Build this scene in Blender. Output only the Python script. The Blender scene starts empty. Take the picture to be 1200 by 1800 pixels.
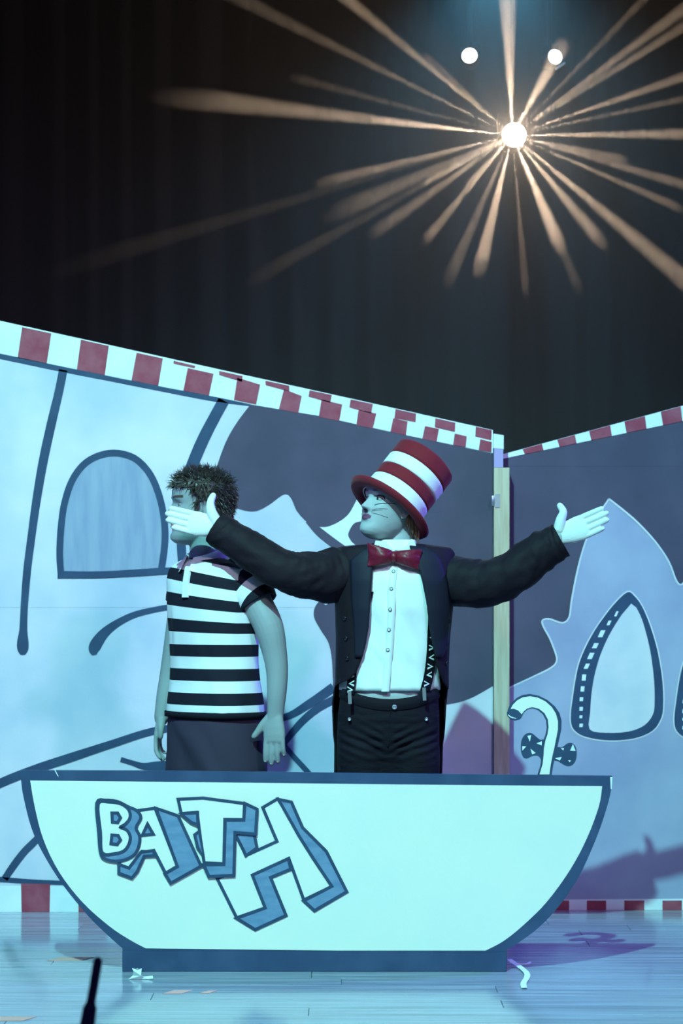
import bpy, bmesh, math, random
from mathutils import Vector as V, Matrix, noise
from math import sin, cos, pi, radians as R

random.seed(7)
scene = bpy.context.scene
C = scene.collection

# ------------------------------------------------------------------ camera
FPX, EYE, HZ = 4160.0, 1.27, 1047.0       # focal length in px of 1200x1800, eye height, horizon row
cam_d = bpy.data.cameras.new('camera')
cam = bpy.data.objects.new('camera', cam_d); C.objects.link(cam)
cam.location = (0, 0, EYE); cam.rotation_euler = (pi/2, 0, 0)
cam_d.sensor_fit = 'VERTICAL'; cam_d.sensor_height = 36.0; cam_d.sensor_width = 24.0
cam_d.lens = FPX/1800*36.0
cam_d.shift_y = (HZ-900)/1800
cam_d.clip_end = 100
cam_d.dof.use_dof = True; cam_d.dof.focus_distance = 8.25; cam_d.dof.aperture_fstop = 3.4
scene.camera = cam

def P(px, py, Y):
    return V(((px-600)*Y/FPX, Y, EYE+(HZ-py)*Y/FPX))

# ------------------------------------------------------------------ world, lights, exposure
scene.view_settings.view_transform = 'Standard'
scene.view_settings.look = 'None'
scene.view_settings.gamma = 1.0
scene.view_settings.exposure = 0.18
scene.cycles.use_denoising = True
scene.cycles.volume_bounces = 0
scene.cycles.max_bounces = 5
scene.cycles.sample_clamp_indirect = 4.0
w = bpy.data.worlds.new('dark_house'); scene.world = w; w.use_nodes = True
w.node_tree.nodes['Background'].inputs[0].default_value = (0.05, 0.06, 0.16, 1)
w.node_tree.nodes['Background'].inputs[1].default_value = 0.13

def spot(name, loc, target, color, power, angle, blend=0.5, radius=0.1):
    d = bpy.data.lights.new(name, 'SPOT'); d.color = color; d.energy = power
    d.spot_size = R(angle); d.spot_blend = blend; d.shadow_soft_size = radius
    o = bpy.data.objects.new(name, d); C.objects.link(o)
    o.location = loc
    o.rotation_euler = (V(target)-V(loc)).to_track_quat('-Z', 'Y').to_euler()
    return o

spot('key_spot', (-1.55, 1.35, 7.75), (0.0, 8.6, 0.75), (0.25, 0.88, 0.86), 4900, 35, 0.5, 0.07)
spot('fill_spot', (3.2, 0.8, 5.6), (0.0, 9.0, 1.0), (0.58, 0.52, 0.95), 800, 40, 0.6, 0.25)
spot('wash_spot', (-2.2, 1.2, 6.0), (-0.6, 9.4, 1.6), (0.70, 0.66, 0.86), 700, 24, 0.9, 0.3)
spot('side_spot_right', (4.2, 8.9, 3.4), (0.3, 8.3, 1.1), (0.16, 0.10, 1.0), 620, 50, 0.7, 0.15)
spot('side_spot_left', (-4.2, 7.9, 3.0), (-0.4, 8.5, 1.2), (0.16, 0.18, 1.0), 100, 50, 0.7, 0.15)

# ------------------------------------------------------------------ materials
def mat(name, col, rough=0.6, spec=0.3, bump=None, tint=None, metal=0.0, sheen=0.0, coords='Object'):
    """bump=(scale, strength[, stretch]); tint=(colour2, scale, amount[, stretch])"""
    m = bpy.data.materials.new(name); m.use_nodes = True
    nt = m.node_tree; b = nt.nodes['Principled BSDF']
    b.inputs['Base Color'].default_value = (*col, 1)
    b.inputs['Roughness'].default_value = rough
    b.inputs['Specular IOR Level'].default_value = spec
    b.inputs['Metallic'].default_value = metal
    if sheen: b.inputs['Sheen Weight'].default_value = sheen
    tc = nt.nodes.new('ShaderNodeTexCoord')
    def nz(scale, stretch, detail=4):
        mp = nt.nodes.new('ShaderNodeMapping'); mp.inputs['Scale'].default_value = stretch
        nt.links.new(tc.outputs[coords], mp.inputs[0])
        n = nt.nodes.new('ShaderNodeTexNoise'); n.inputs['Scale'].default_value = scale
        n.inputs['Detail'].default_value = detail
        nt.links.new(mp.outputs[0], n.inputs[0]); return n
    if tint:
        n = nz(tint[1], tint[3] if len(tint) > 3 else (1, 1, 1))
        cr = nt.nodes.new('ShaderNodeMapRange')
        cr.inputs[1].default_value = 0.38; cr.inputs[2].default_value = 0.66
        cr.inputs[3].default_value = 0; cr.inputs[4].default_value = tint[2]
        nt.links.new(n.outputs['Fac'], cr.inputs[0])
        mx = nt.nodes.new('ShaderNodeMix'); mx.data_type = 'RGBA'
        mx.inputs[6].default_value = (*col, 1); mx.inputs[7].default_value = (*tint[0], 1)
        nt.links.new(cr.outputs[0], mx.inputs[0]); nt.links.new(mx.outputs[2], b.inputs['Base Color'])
    if bump:
        n = nz(bump[0], bump[2] if len(bump) > 2 else (1, 1, 1))
        bp = nt.nodes.new('ShaderNodeBump'); bp.inputs['Strength'].default_value = bump[1]
        bp.inputs['Distance'].default_value = 0.01
        nt.links.new(n.outputs['Fac'], bp.inputs['Height']); nt.links.new(bp.outputs[0], b.inputs['Normal'])
    return m

M = {}
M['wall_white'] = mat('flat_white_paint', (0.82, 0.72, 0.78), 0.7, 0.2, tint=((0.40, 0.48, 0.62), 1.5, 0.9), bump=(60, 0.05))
M['stripe_white'] = mat('stripe_white_paint', (0.88, 0.88, 0.88), 0.65, 0.25, tint=((0.72, 0.75, 0.8), 9, 0.5))
M['stripe_red'] = mat('stripe_red_paint', (0.34, 0.050, 0.085), 0.6, 0.25, tint=((0.42, 0.11, 0.15), 14, 0.7))
M['line'] = mat('line_navy_paint', (0.035, 0.062, 0.125), 0.6, 0.25, tint=((0.05, 0.09, 0.17), 10, 0.6))
M['slate'] = mat('slate_paint', (0.085, 0.068, 0.108), 0.7, 0.2, tint=((0.115, 0.088, 0.138), 3.5, 0.9), bump=(40, 0.05))
M['slate_light'] = mat('slate_light_paint', (0.36, 0.35, 0.50), 0.7, 0.2, tint=((0.48, 0.47, 0.60), 2.5, 0.9), bump=(40, 0.05))
M['window_blue'] = mat('window_blue_paint', (0.29, 0.34, 0.47), 0.65, 0.2, tint=((0.38, 0.42, 0.53), 6, 0.9, (4, 1, 0.6)))
M['window_pale'] = mat('window_pale_paint', (0.84, 0.74, 0.74), 0.65, 0.2, tint=((0.60, 0.60, 0.66), 4, 0.8))
M['mauve'] = mat('mauve_paint', (0.50, 0.36, 0.62), 0.65, 0.2)
M['pine'] = mat('pine_wood', (0.70, 0.56, 0.40), 0.7, 0.2, tint=((0.52, 0.38, 0.25), 8, 0.8, (6, 6, 0.5)), bump=(30, 0.1, (4, 4, 0.4)))
M['steel'] = mat('zinc_steel', (0.75, 0.76, 0.78), 0.35, 0.5, metal=0.9)
M['tub_white'] = mat('tub_white_paint', (0.95, 0.87, 0.76), 0.62, 0.25, tint=((0.88, 0.84, 0.76), 4, 0.7), bump=(80, 0.04))
M['tub_edge'] = mat('tub_navy_paint', (0.040, 0.066, 0.145), 0.55, 0.3, tint=((0.065, 0.095, 0.19), 9, 0.7))
M['letter_blue'] = mat('letter_blue_paint', (0.22, 0.31, 0.47), 0.6, 0.25, tint=((0.15, 0.24, 0.40), 14, 0.9, (1, 1, 3)))
M['ply'] = mat('plywood_back', (0.50, 0.38, 0.25), 0.75, 0.2, tint=((0.40, 0.29, 0.18), 12, 0.8, (1, 1, 6)))
M['curtain'] = mat('black_velour', (0.009, 0.0085, 0.013), 0.95, 0.04, bump=(90, 0.2))
M['black_wall'] = mat('black_wall_paint', (0.012, 0.012, 0.014), 0.9, 0.1, bump=(20, 0.2))
M['black_metal'] = mat('black_metal', (0.010, 0.010, 0.022), 0.55, 0.3)
M['mic'] = mat('navy_metal', (0.20, 0.18, 0.50), 0.6, 0.2)
M['lamp_black'] = mat('lamp_black', (0.003, 0.003, 0.004), 0.9, 0.05)
M['tape'] = mat('white_tape', (0.88, 0.88, 0.88), 0.6, 0.3)
M['spike'] = mat('pink_tape', (0.90, 0.42, 0.36), 0.6, 0.3)
M['skin'] = mat('skin', (0.42, 0.40, 0.38), 0.55, 0.3, bump=(140, 0.05))
M['jacket'] = mat('jacket_cloth', (0.014, 0.0085, 0.0140), 0.7, 0.18, bump=(26, 0.3, (1, 1, 1)))
M['lapel'] = mat('lapel_satin', (0.014, 0.014, 0.028), 0.62, 0.2, bump=(18, 0.12))
M['jeans'] = mat('black_denim', (0.012, 0.009, 0.0145), 0.8, 0.15, bump=(22, 0.45, (0.7, 1, 2.2)))
M['shirt'] = mat('white_cotton', (0.86, 0.87, 0.86), 0.75, 0.2, bump=(16, 0.25, (1.2, 1, 0.5)))
M['undershirt'] = mat('shaded_cotton', (0.45, 0.45, 0.47), 0.8, 0.2)  # grey has the shade under the shirt hem mixed into the cloth colour
M['glove'] = mat('white_knit', (0.84, 0.85, 0.83), 0.85, 0.15, bump=(260, 0.25))
M['bow'] = mat('burgundy_satin', (0.18, 0.008, 0.025), 0.42, 0.4, bump=(30, 0.5))
M['hat_red'] = mat('hat_red_felt', (0.20, 0.009, 0.020), 0.8, 0.25, tint=((0.22, 0.01, 0.024), 30, 0.8), bump=(200, 0.15), sheen=0.1)
M['hat_white'] = mat('hat_white_felt', (0.88, 0.88, 0.88), 0.75, 0.2, bump=(200, 0.1))
M['brown_hair'] = mat('light_brown_hair', (0.20, 0.12, 0.07), 0.5, 0.4)
M['dark_hair'] = mat('dark_brown_hair', (0.045, 0.034, 0.028), 0.45, 0.5)
M['ink'] = mat('face_paint_black', (0.01, 0.01, 0.015), 0.6, 0.3)
M['eye_white'] = mat('eye_white', (0.42, 0.42, 0.42), 0.25, 0.4)
M['iris'] = mat('dark_iris', (0.02, 0.02, 0.025), 0.15, 0.6)
M['eyelid'] = mat('eyelid_skin', (0.34, 0.28, 0.28), 0.5, 0.3)
M['button'] = mat('pearl_button', (0.66, 0.70, 0.72), 0.3, 0.5)
M['dark_button'] = mat('dark_button', (0.01, 0.01, 0.014), 0.2, 0.7)
M['shorts'] = mat('charcoal_twill', (0.052, 0.040, 0.066), 0.85, 0.15, bump=(14, 0.35, (1, 1, 0.5)))
M['shoe'] = mat('shoe_leather', (0.015, 0.015, 0.017), 0.4, 0.5)
M['collar'] = mat('collar_white', (0.86, 0.87, 0.88), 0.75, 0.2)
M['black_knit'] = mat('black_knit', (0.014, 0.013, 0.02), 0.9, 0.1)
M['nail'] = mat('nail', (0.72, 0.55, 0.50), 0.3, 0.5)

def emit(name, col, strength):
    m = bpy.data.materials.new(name); m.use_nodes = True
    nt = m.node_tree; nt.nodes.remove(nt.nodes['Principled BSDF'])
    e = nt.nodes.new('ShaderNodeEmission'); e.inputs[0].default_value = (*col, 1); e.inputs[1].default_value = strength
    nt.links.new(e.outputs[0], nt.nodes['Material Output'].inputs[0]); return m
M['lens'] = emit('lamp_lens', (1.0, 0.97, 0.86), 9.0)
M['lens_hot'] = emit('effect_lens', (1.0, 0.93, 0.78), 30.0)

def wood_floor():
    m = mat('stage_boards', (0.40, 0.36, 0.34), 0.24, 0.5)
    nt = m.node_tree; b = nt.nodes['Principled BSDF']
    tc = nt.nodes.new('ShaderNodeTexCoord'); oi = nt.nodes.new('ShaderNodeObjectInfo')
    ad = nt.nodes.new('ShaderNodeVectorMath'); ad.operation = 'ADD'
    sc = nt.nodes.new('ShaderNodeVectorMath'); sc.operation = 'SCALE'; sc.inputs[0].default_value = (37, 11, 5)
    nt.links.new(oi.outputs['Random'], sc.inputs[3])
    nt.links.new(tc.outputs['Object'], ad.inputs[0]); nt.links.new(sc.outputs[0], ad.inputs[1])
    mp = nt.nodes.new('ShaderNodeMapping'); mp.inputs['Scale'].default_value = (0.9, 38, 1)
    nt.links.new(ad.outputs[0], mp.inputs[0])
    n = nt.nodes.new('ShaderNodeTexNoise'); n.inputs['Scale'].default_value = 2.2; n.inputs['Detail'].default_value = 6
    nt.links.new(mp.outputs[0], n.inputs[0])
    cr = nt.nodes.new('ShaderNodeValToRGB')
    cr.color_ramp.elements[0].position = 0.3; cr.color_ramp.elements[0].color = (0.20, 0.20, 0.25, 1)
    cr.color_ramp.elements[1].position = 0.7; cr.color_ramp.elements[1].color = (0.52, 0.52, 0.60, 1)
    nt.links.new(n.outputs['Fac'], cr.inputs[0]); nt.links.new(cr.outputs[0], b.inputs['Base Color'])
    rr = nt.nodes.new('ShaderNodeMapRange'); rr.inputs[3].default_value = 0.06; rr.inputs[4].default_value = 0.20
    nt.links.new(n.outputs['Fac'], rr.inputs[0]); nt.links.new(rr.outputs[0], b.inputs['Roughness'])
    bp = nt.nodes.new('ShaderNodeBump'); bp.inputs['Strength'].default_value = 0.025; bp.inputs['Distance'].default_value = 0.003
    nt.links.new(n.outputs['Fac'], bp.inputs['Height']); nt.links.new(bp.outputs[0], b.inputs['Normal'])
    return m
M['floor'] = wood_floor()

# ------------------------------------------------------------------ mesh helpers
ORG = {}
def org(o): return ORG.get(o.name, V((0, 0, 0))) if o else V((0, 0, 0))

def tag(o, label, cat, group=None, kind=None):
    o['label'] = label
    if cat: o['category'] = cat
    if group: o['group'] = group
    if kind: o['kind'] = kind
    return o

def thing(name, loc, label, cat, group=None):
    o = bpy.data.objects.new(name, None); C.objects.link(o); o.location = loc
    o.empty_display_size = 0.1
    ORG[o.name] = V(loc); return tag(o, label, cat, group)

def mk(name, vf, m, parent=None, smooth=False, at=None):
    """one mesh object from (verts, faces) in world coordinates"""
    verts, faces = vf
    g = org(parent) if parent else (V(at) if at else V((0, 0, 0)))
    me = bpy.data.meshes.new(name)
    me.from_pydata([tuple(V(p)-g) for p in verts], [], faces)
    bm = bmesh.new(); bm.from_mesh(me)
    bmesh.ops.recalc_face_normals(bm, faces=bm.faces)
    if any(len(f.verts) > 4 for f in bm.faces):
        bmesh.ops.triangulate(bm, faces=[f for f in bm.faces if len(f.verts) > 4])
    bm.to_mesh(me); bm.free()
    if smooth:
        for p in me.polygons: p.use_smooth = True
    me.materials.append(m)
    o = bpy.data.objects.new(name, me); C.objects.link(o)
    if parent: o.parent = parent; ORG[o.name] = g
    elif at: o.location = g; ORG[o.name] = g
    return o

def join(*vfs):
    vs, fs = [], []
    for v, f in vfs:
        k = len(vs); vs += list(v); fs += [[i+k for i in q] for q in f]
    return vs, fs

def box(x0, x1, y0, y1, z0, z1):
    v = [V((x, y, z)) for x in (x0, x1) for y in (y0, y1) for z in (z0, z1)]
    return v, [[0, 1, 3, 2], [4, 6, 7, 5], [0, 4, 5, 1], [2, 3, 7, 6], [0, 2, 6, 4], [1, 5, 7, 3]]

def bar(a, b, wx, wy, ref=V((0, -1, 0))):
    t = (b-a).normalized(); u = (ref-t*ref.dot(t)).normalized(); s = t.cross(u)
    v = [p+u*(i*wy/2)+s*(j*wx/2) for p in (a, b) for i, j in ((-1, -1), (1, -1), (1, 1), (-1, 1))]
    return v, [[0, 1, 2, 3], [7, 6, 5, 4]]+[[i, (i+1) % 4, 4+(i+1) % 4, 4+i] for i in range(4)]

def plate(pts, Y, th):
    """polygon in photo px standing in the plane Y, front at Y, thickness th backwards"""
    f = [P(x, y, Y) for x, y in pts]; n = len(f)
    bk = [V((p.x, p.y+th, p.z)) for p in f]
    return f+bk, [list(range(n)), list(range(2*n-1, n-1, -1))]+[[i, (i+1) % n, n+(i+1) % n, n+i] for i in range(n)]

def smooth_pts(pts, k=6, closed=False):
    """Catmull-Rom"""
    n = len(pts); out = []
    rng = range(n) if closed else range(n-1)
    for i in rng:
        g = lambda j: V(pts[j % n]) if closed else V(pts[max(0, min(n-1, j))])
        a, b, c, d = g(i-1), g(i), g(i+1), g(i+2)
        for s in range(k):
            t = s/k
            out.append(0.5*((2*b)+(c-a)*t+(2*a-5*b+4*c-d)*t*t+(3*b-a-3*c+d)*t**3))
    if not closed: out.append(V(pts[-1]))
    return out

def sm2(pts, k=5, closed=True):
    return [(p[0], p[1]) for p in smooth_pts([(x, y, 0) for x, y in pts], k, closed)]

def ribbon(pts, width, closed=False):
    """stroke outline polygon list (px). width: number or list per point. Returns quads list"""
    n = len(pts); pts = [V((x, y)) for x, y in pts]
    W = width if isinstance(width, (list, tuple)) else [width]*n
    L, Rr = [], []
    for i in range(n):
        if closed: a, b = pts[i-1], pts[(i+1) % n]
        else: a, b = pts[max(0, i-1)], pts[min(n-1, i+1)]
        d1 = pts[i]-a; d2 = b-pts[i]
        d1 = d1.normalized() if d1.length > 1e-6 else d2.normalized()
        d2 = d2.normalized() if d2.length > 1e-6 else d1
        t = (d1+d2); t = t.normalized() if t.length > 1e-4 else d1
        nrm = V((-t.y, t.x)); c = max(0.45, nrm.dot(V((-d1.y, d1.x))))
        h = W[i]/2/c
        L.append(pts[i]+nrm*h); Rr.append(pts[i]-nrm*h)
    return L, Rr

def stroke(pts, width, Y, th, closed=False):
    L, Rr = ribbon(pts, width, closed); n = len(L)
    v = [P(p.x, p.y, Y) for p in L]+[P(p.x, p.y, Y) for p in Rr]
    v += [V((p.x, p.y+th, p.z)) for p in v]
    f = []; m = n if closed else n-1
    for i in range(m):
        j = (i+1) % n
        f += [[i, j, n+j, n+i], [2*n+i, 3*n+i, 3*n+j, 2*n+j], [i, 2*n+i, 2*n+j, j], [n+i, n+j, 3*n+j, 3*n+i]]
    if not closed:
        f += [[0, n, 3*n, 2*n], [n-1, 3*n-1, 4*n-1, 2*n-1]]
    return v, f

def loft(rings, close=True, cap=True):
    n = len(rings[0]); vs = [p for r in rings for p in r]; fs = []
    for i in range(len(rings)-1):
        for j in range(n if close else n-1):
            k = (j+1) % n
            fs.append([i*n+j, i*n+k, (i+1)*n+k, (i+1)*n+j])
    if cap:
        for base, r in ((0, rings[0]), ((len(rings)-1)*n, rings[-1])):
            c = sum(r, V((0, 0, 0)))/n; vs.append(c); ci = len(vs)-1
            for j in range(n): fs.append([base+j, base+(j+1) % n, ci])
    return vs, fs

def tube(path, radii, n=14, ref=(0, -1, 0), cup=None, wrinkle=None, steps=0, roundcap=True):
    """radii: r or (r along ref, r across); closed with rounded ends; cup=(depth, scale): hollow last end"""
    path = [V(p) for p in path]; ref = V(ref)
    rad = [(r, r) if not isinstance(r, (tuple, list)) else tuple(r) for r in radii]
    if steps:
        q = smooth_pts([(p.x, p.y, p.z) for p in path], steps)
        rr = smooth_pts([(a, b, 0) for a, b in rad], steps)
        path = q; rad = [(r.x, r.y) for r in rr]
    N = len(path); rings = []; fr = []
    for i in range(N):
        t = (path[min(N-1, i+1)]-path[max(0, i-1)]).normalized()
        a = ref-t*ref.dot(t)
        a = a.normalized() if a.length > 1e-4 else t.orthogonal().normalized()
        fr.append((t, a, t.cross(a)))
    def ring(c, a, b, ra, rb, i=None):
        out = []
        for j in range(n):
            th = 2*pi*j/n; k = 1.0
            if wrinkle and i is not None: k = 1+wrinkle(i/(N-1), th)
            out.append(c+a*(ra*cos(th)*k)+b*(rb*sin(th)*k))
        return out
    t, a, b = fr[0]; ra, rb = rad[0]
    if roundcap:
        for ang in (70, 40):
            rings.append(ring(path[0]-t*min(ra, rb)*sin(R(ang)), a, b, ra*cos(R(ang)), rb*cos(R(ang))))
    for i in range(N):
        rings.append(ring(path[i], fr[i][1], fr[i][2], rad[i][0], rad[i][1], i))
    t, a, b = fr[-1]; ra, rb = rad[-1]
    if cup:
        rings.append(ring(path[-1], a, b, ra*0.9, rb*0.9))
        rings.append(ring(path[-1]-t*cup[0], a, b, ra*cup[1], rb*cup[1]))
    elif roundcap:
        for ang in (40, 70):
            rings.append(ring(path[-1]+t*min(ra, rb)*sin(R(ang)), a, b, ra*cos(R(ang)), rb*cos(R(ang))))
    return loft(rings)

def ellipsoid(c, r, rot=None, n=20, m=12):
    rings = []
    for i in range(1, m):
        ph = pi*i/m-pi/2
        rings.append([V((r[0]*cos(ph)*cos(2*pi*j/n), r[1]*cos(ph)*sin(2*pi*j/n), r[2]*sin(ph))) for j in range(n)])
    vs, fs = loft(rings)
    if rot: vs = [rot @ p for p in vs]
    return [V(c)+p for p in vs], fs

def lathe(profile, axis_m, n=48, cap=False):
    """profile [(r,z)], axis_m 4x4"""
    rings = [[axis_m @ V((r*cos(2*pi*j/n), r*sin(2*pi*j/n), z)) for j in range(n)] for r, z in profile]
    return loft(rings, True, cap)

def voxel(vfs, size, smooth=4, factor=0.5):
    """union of closed shells -> one continuous (verts, faces)"""
    bm = bmesh.new()
    for v, f in vfs:
        bv = [bm.verts.new(p) for p in v]; fl = []
        for q in f:
            try: fl.append(bm.faces.new([bv[i] for i in q]))
            except ValueError: pass
        bmesh.ops.recalc_face_normals(bm, faces=fl)
    me = bpy.data.meshes.new('tmp'); bm.to_mesh(me); bm.free()
    o = bpy.data.objects.new('tmp', me); C.objects.link(o)
    r = o.modifiers.new('r', 'REMESH'); r.mode = 'VOXEL'; r.voxel_size = size
    if smooth:
        s = o.modifiers.new('s', 'SMOOTH'); s.factor = factor; s.iterations = smooth
    dg = bpy.context.evaluated_depsgraph_get(); ev = o.evaluated_get(dg)
    m2 = bpy.data.meshes.new_from_object(ev)
    vs = [v.co.copy() for v in m2.vertices]; fs = [list(p.vertices) for p in m2.polygons]
    bpy.data.objects.remove(o); bpy.data.meshes.remove(me); bpy.data.meshes.remove(m2)
    return vs, fs

def lerp_rows(rows, key):
    """piecewise-linear columns of rows at key (first column)"""
    if key <= rows[0][0]: return rows[0][1:]
    for a, b in zip(rows, rows[1:]):
        if key <= b[0]:
            t = (key-a[0])/(b[0]-a[0])
            return [p+(q-p)*t for p, q in zip(a[1:], b[1:])]
    return rows[-1][1:]

# ------------------------------------------------------------------ floor
YF, YT = 9.5, 8.0
fl = mk('floor', box(-7, 7, -0.5, 13.2, -0.2, -0.012), M['floor']); fl['kind'] = 'structure'
wb = mk('wall_back', box(-7, 7, 13.0, 13.2, -0.01, 6.0), M['black_wall']); wb['kind'] = 'structure'
bw = 0.142
plank_me = {}
def plank_mesh(L):
    if L not in plank_me:
        bm = bmesh.new(); bmesh.ops.create_cube(bm, size=1)
        for v in bm.verts: v.co = V((v.co.x*(L-0.0015), v.co.y*(bw-0.0015), v.co.z*0.012-0.006))
        bmesh.ops.bevel(bm, geom=[e for e in bm.edges if all(v.co.z > -0.001 for v in e.verts)], offset=0.0012, segments=1, affect='EDGES')
        me = bpy.data.meshes.new('plank'); bm.to_mesh(me); bm.free(); me.materials.append(M['floor']); plank_me[L] = me
    return plank_me[L]
row = 0; y = 6.3
while y < 9.95:
    x = -2.0-random.choice((0.2, 0.7, 1.1))
    while x < 2.0:
        L = random.choice((1.5, 2.1, 2.7))
        o = bpy.data.objects.new('plank', plank_mesh(L)); C.objects.link(o)
        o.parent = fl; o.location = (x+L/2, y+bw/2, random.uniform(-0.0006, 0))
        x += L
    y += bw; row += 1
mk('far_boards', box(-7, 7, y, 13.2, -0.0119, -0.0006), M['floor'], fl)
mk('near_boards', box(-7, 7, -0.5, 6.3, -0.0119, -0.0006), M['floor'], fl)

# ------------------------------------------------------------------ curtains
def curtain(name, x0, x1, Y, seed, label):
    nx, nz = int((x1-x0)*75), 22; Z0, Z1 = 0.004, 5.3
    vs, fs = [], []
    for i in range(nx+1):
        x = x0+(x1-x0)*i/nx
        ph = 2*pi*x/0.21+1.6*noise.noise(V((x*1.7, seed, 0)))*2
        amp = 0.045+0.02*noise.noise(V((x*2.3, seed, 5)))
        for k in range(nz+1):
            z = Z0+(Z1-Z0)*k/nz
            d = amp*sin(ph+0.5*noise.noise(V((x*0.8, z*0.5, seed))))*(1.15-0.25*z/Z1)+0.03*noise.noise(V((x*1.1, z*0.35, seed+9)))
            vs.append(V((x, Y+d, z)))
    for i in range(nx):
        for k in range(nz):
            a = i*(nz+1)+k; fs.append([a, a+nz+1, a+nz+2, a+1])
    o = mk(name, (vs, fs), M['curtain'], None, True, at=((x0+x1)/2, Y, 0))
    s = o.modifiers.new('thick', 'SOLIDIFY'); s.thickness = 0.004
    return tag(o, label, 'curtain', 'pleated black backdrop curtains')
curtain('stage_curtain', -6.2, 0.88, 12.1, 3.1, 'black pleated backdrop curtain hanging behind the painted flat with the arched window')
curtain('stage_curtain', 0.82, 6.2, 12.17, 8.7, 'black pleated backdrop curtain hanging behind the painted flat with the pointed window')

# ------------------------------------------------------------------ painted flats
E1, E2, E3 = 0.0012, 0.0024, 0.0036           # coats of paint, one over the other
def paint(name, poly, Y, coat, m, parent): return mk(name, plate(poly, Y-coat, coat*0.95), m, parent)
def line(name, pts, width, Y, coat, m, parent, k=6, closed=False):
    if k > 1:
        s = sm2(pts, k, closed)
        if isinstance(width, (list, tuple)): width = [q[0] for q in smooth_pts([(a, 0, 0) for a in width], k, closed)]
        pts = s
    return mk(name, stroke(pts, width, Y-coat, coat*0.95, closed), m, parent)

LF = thing('painted_flat', P(430, HZ+EYE*FPX/YF, YF), 'tall painted scenery flat with an arched blue window and slanting red and white border', 'scenery flat')
up = lambda x: 564+0.2245*x if x < 360 else 644.8+(x-360)*0.2195
lo = lambda x: [622, 693, 711, 733, 767, 796][0]+(0.197*x if x < 360 else 70.9+(x-360)*0.2035)
FLB = HZ+EYE*FPX/YF      # floor row at the flats
xl = -70
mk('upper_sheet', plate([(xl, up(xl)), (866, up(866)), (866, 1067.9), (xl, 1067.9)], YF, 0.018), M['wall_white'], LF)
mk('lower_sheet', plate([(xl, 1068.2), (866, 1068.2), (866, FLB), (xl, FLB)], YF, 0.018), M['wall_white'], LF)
for x in (xl+12, 300, 600):                                                     # framing at the back
    mk('frame_batten', plate([(x-11, up(x)+8), (x+11, up(x)+8), (x+11, FLB), (x-11, FLB)], YF+0.02, 0.05), M['pine'], LF)
# slate coloured painted hill
paint('painted_hill', sm2([(440, 711), (418, 740), (400, 770), (386, 805), (378, 835), (385, 865), (405, 888), (424, 896), (440, 899), (455, 897), (475, 886), (492, 873), (503, 869), (512, 877), (522, 899), (540, 918), (557, 926)], 5, False)
      + [(600, 960), (622, 962), (611, 940), (613, 925), (630, 914), (660, 905), (690, 900)] + [(866, 900), (866, 797), (700, 762), (560, 731)], YF, E1, M['slate'], LF)
paint('painted_hill', [(622, 955)] + sm2([(600, 1020), (575, 1062), (564, 1055), (553, 1068), (552, 1086), (563, 1107), (577, 1130), (583, 1160), (585, 1195), (590, 1215), (640, 1235), (700, 1243), (760, 1241), (800, 1236), (830, 1226), (866, 1206)], 5, False) + [(866, 896), (700, 896), (640, 908), (626, 916), (613, 927), (610, 940), (614, 952)], YF, E1*0.8, M['slate'], LF)
paint('painted_highlight', sm2([(558, 926), (575, 926), (596, 917), (613, 903), (626, 880), (634, 866), (640, 880), (640, 912), (622, 920), (612, 938), (616, 950), (624, 958)], 4, False) + [(600, 960), (578, 945)], YF, E2, M['stripe_white'], LF)
line('painted_line', [(540, 915), (560, 934), (580, 950), (604, 968)], [8, 14, 15, 16], YF, E3, M['slate'], LF)
# border stripes
paint('painted_border', [(xl, up(xl)), (866, up(866)), (866, lo(866)), (xl, lo(xl))], YF, E1*0.5, M['stripe_white'], LF)
reds = [[(-59, 553), (-10, 563), (-18, 612), (-68, 602)], [(39, 575), (90, 586), (82, 635), (31, 624)], [(142, 597), (191, 608), (184, 656), (135, 646)], [(240, 620), (286, 630), (278, 674), (231, 665)],
        [(330, 647), (375, 657), (367, 693), (322, 684)], [(417, 664), (457, 676), (450, 711), (411, 703)], [(499, 684), (530, 696), (524, 726), (490, 719)],
        [(565, 702), (601, 711), (596, 740), (560, 733)], [(630, 720), (661, 727), (655, 753), (626, 747)], [(691, 735), (716, 741), (713, 765), (686, 759)],
        [(747, 749), (771, 754), (767, 777), (742, 771)], [(799, 762), (820, 767), (818, 786), (796, 782)], [(844, 772), (864, 777), (863, 795), (841, 791)],
        [(305, 634), (343, 643), (342, 647), (305, 639)], [(385, 652), (426, 661), (425, 671), (385, 659)], [(466, 669), (508, 678), (508, 688), (467, 677)],
        [(544, 686), (583, 694), (580, 708), (542, 697)], [(616, 702), (655, 710), (652, 727), (614, 716)], [(695, 719), (731, 727), (730, 742), (693, 735)],
        [(765, 735), (800, 743), (799, 759), (764, 751)], [(836, 750), (864, 756), (863, 774), (835, 767)]]
for k_, q in enumerate(reds): paint('red_stripe', [(x, min(max(y+(5 if 1 < i_ and k_ < 5 else 0), up(x)+0.5), lo(x)+1)) for i_, (x, y) in enumerate(q)], YF, E2, M['stripe_red'], LF)
line('painted_line', [(xl, 612), (0, 626), (110, 649), (200, 667), (290, 685), (380, 702), (440, 712)], [9, 9, 9, 8, 8, 8, 3], YF, E2, M['line'], LF)
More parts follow.
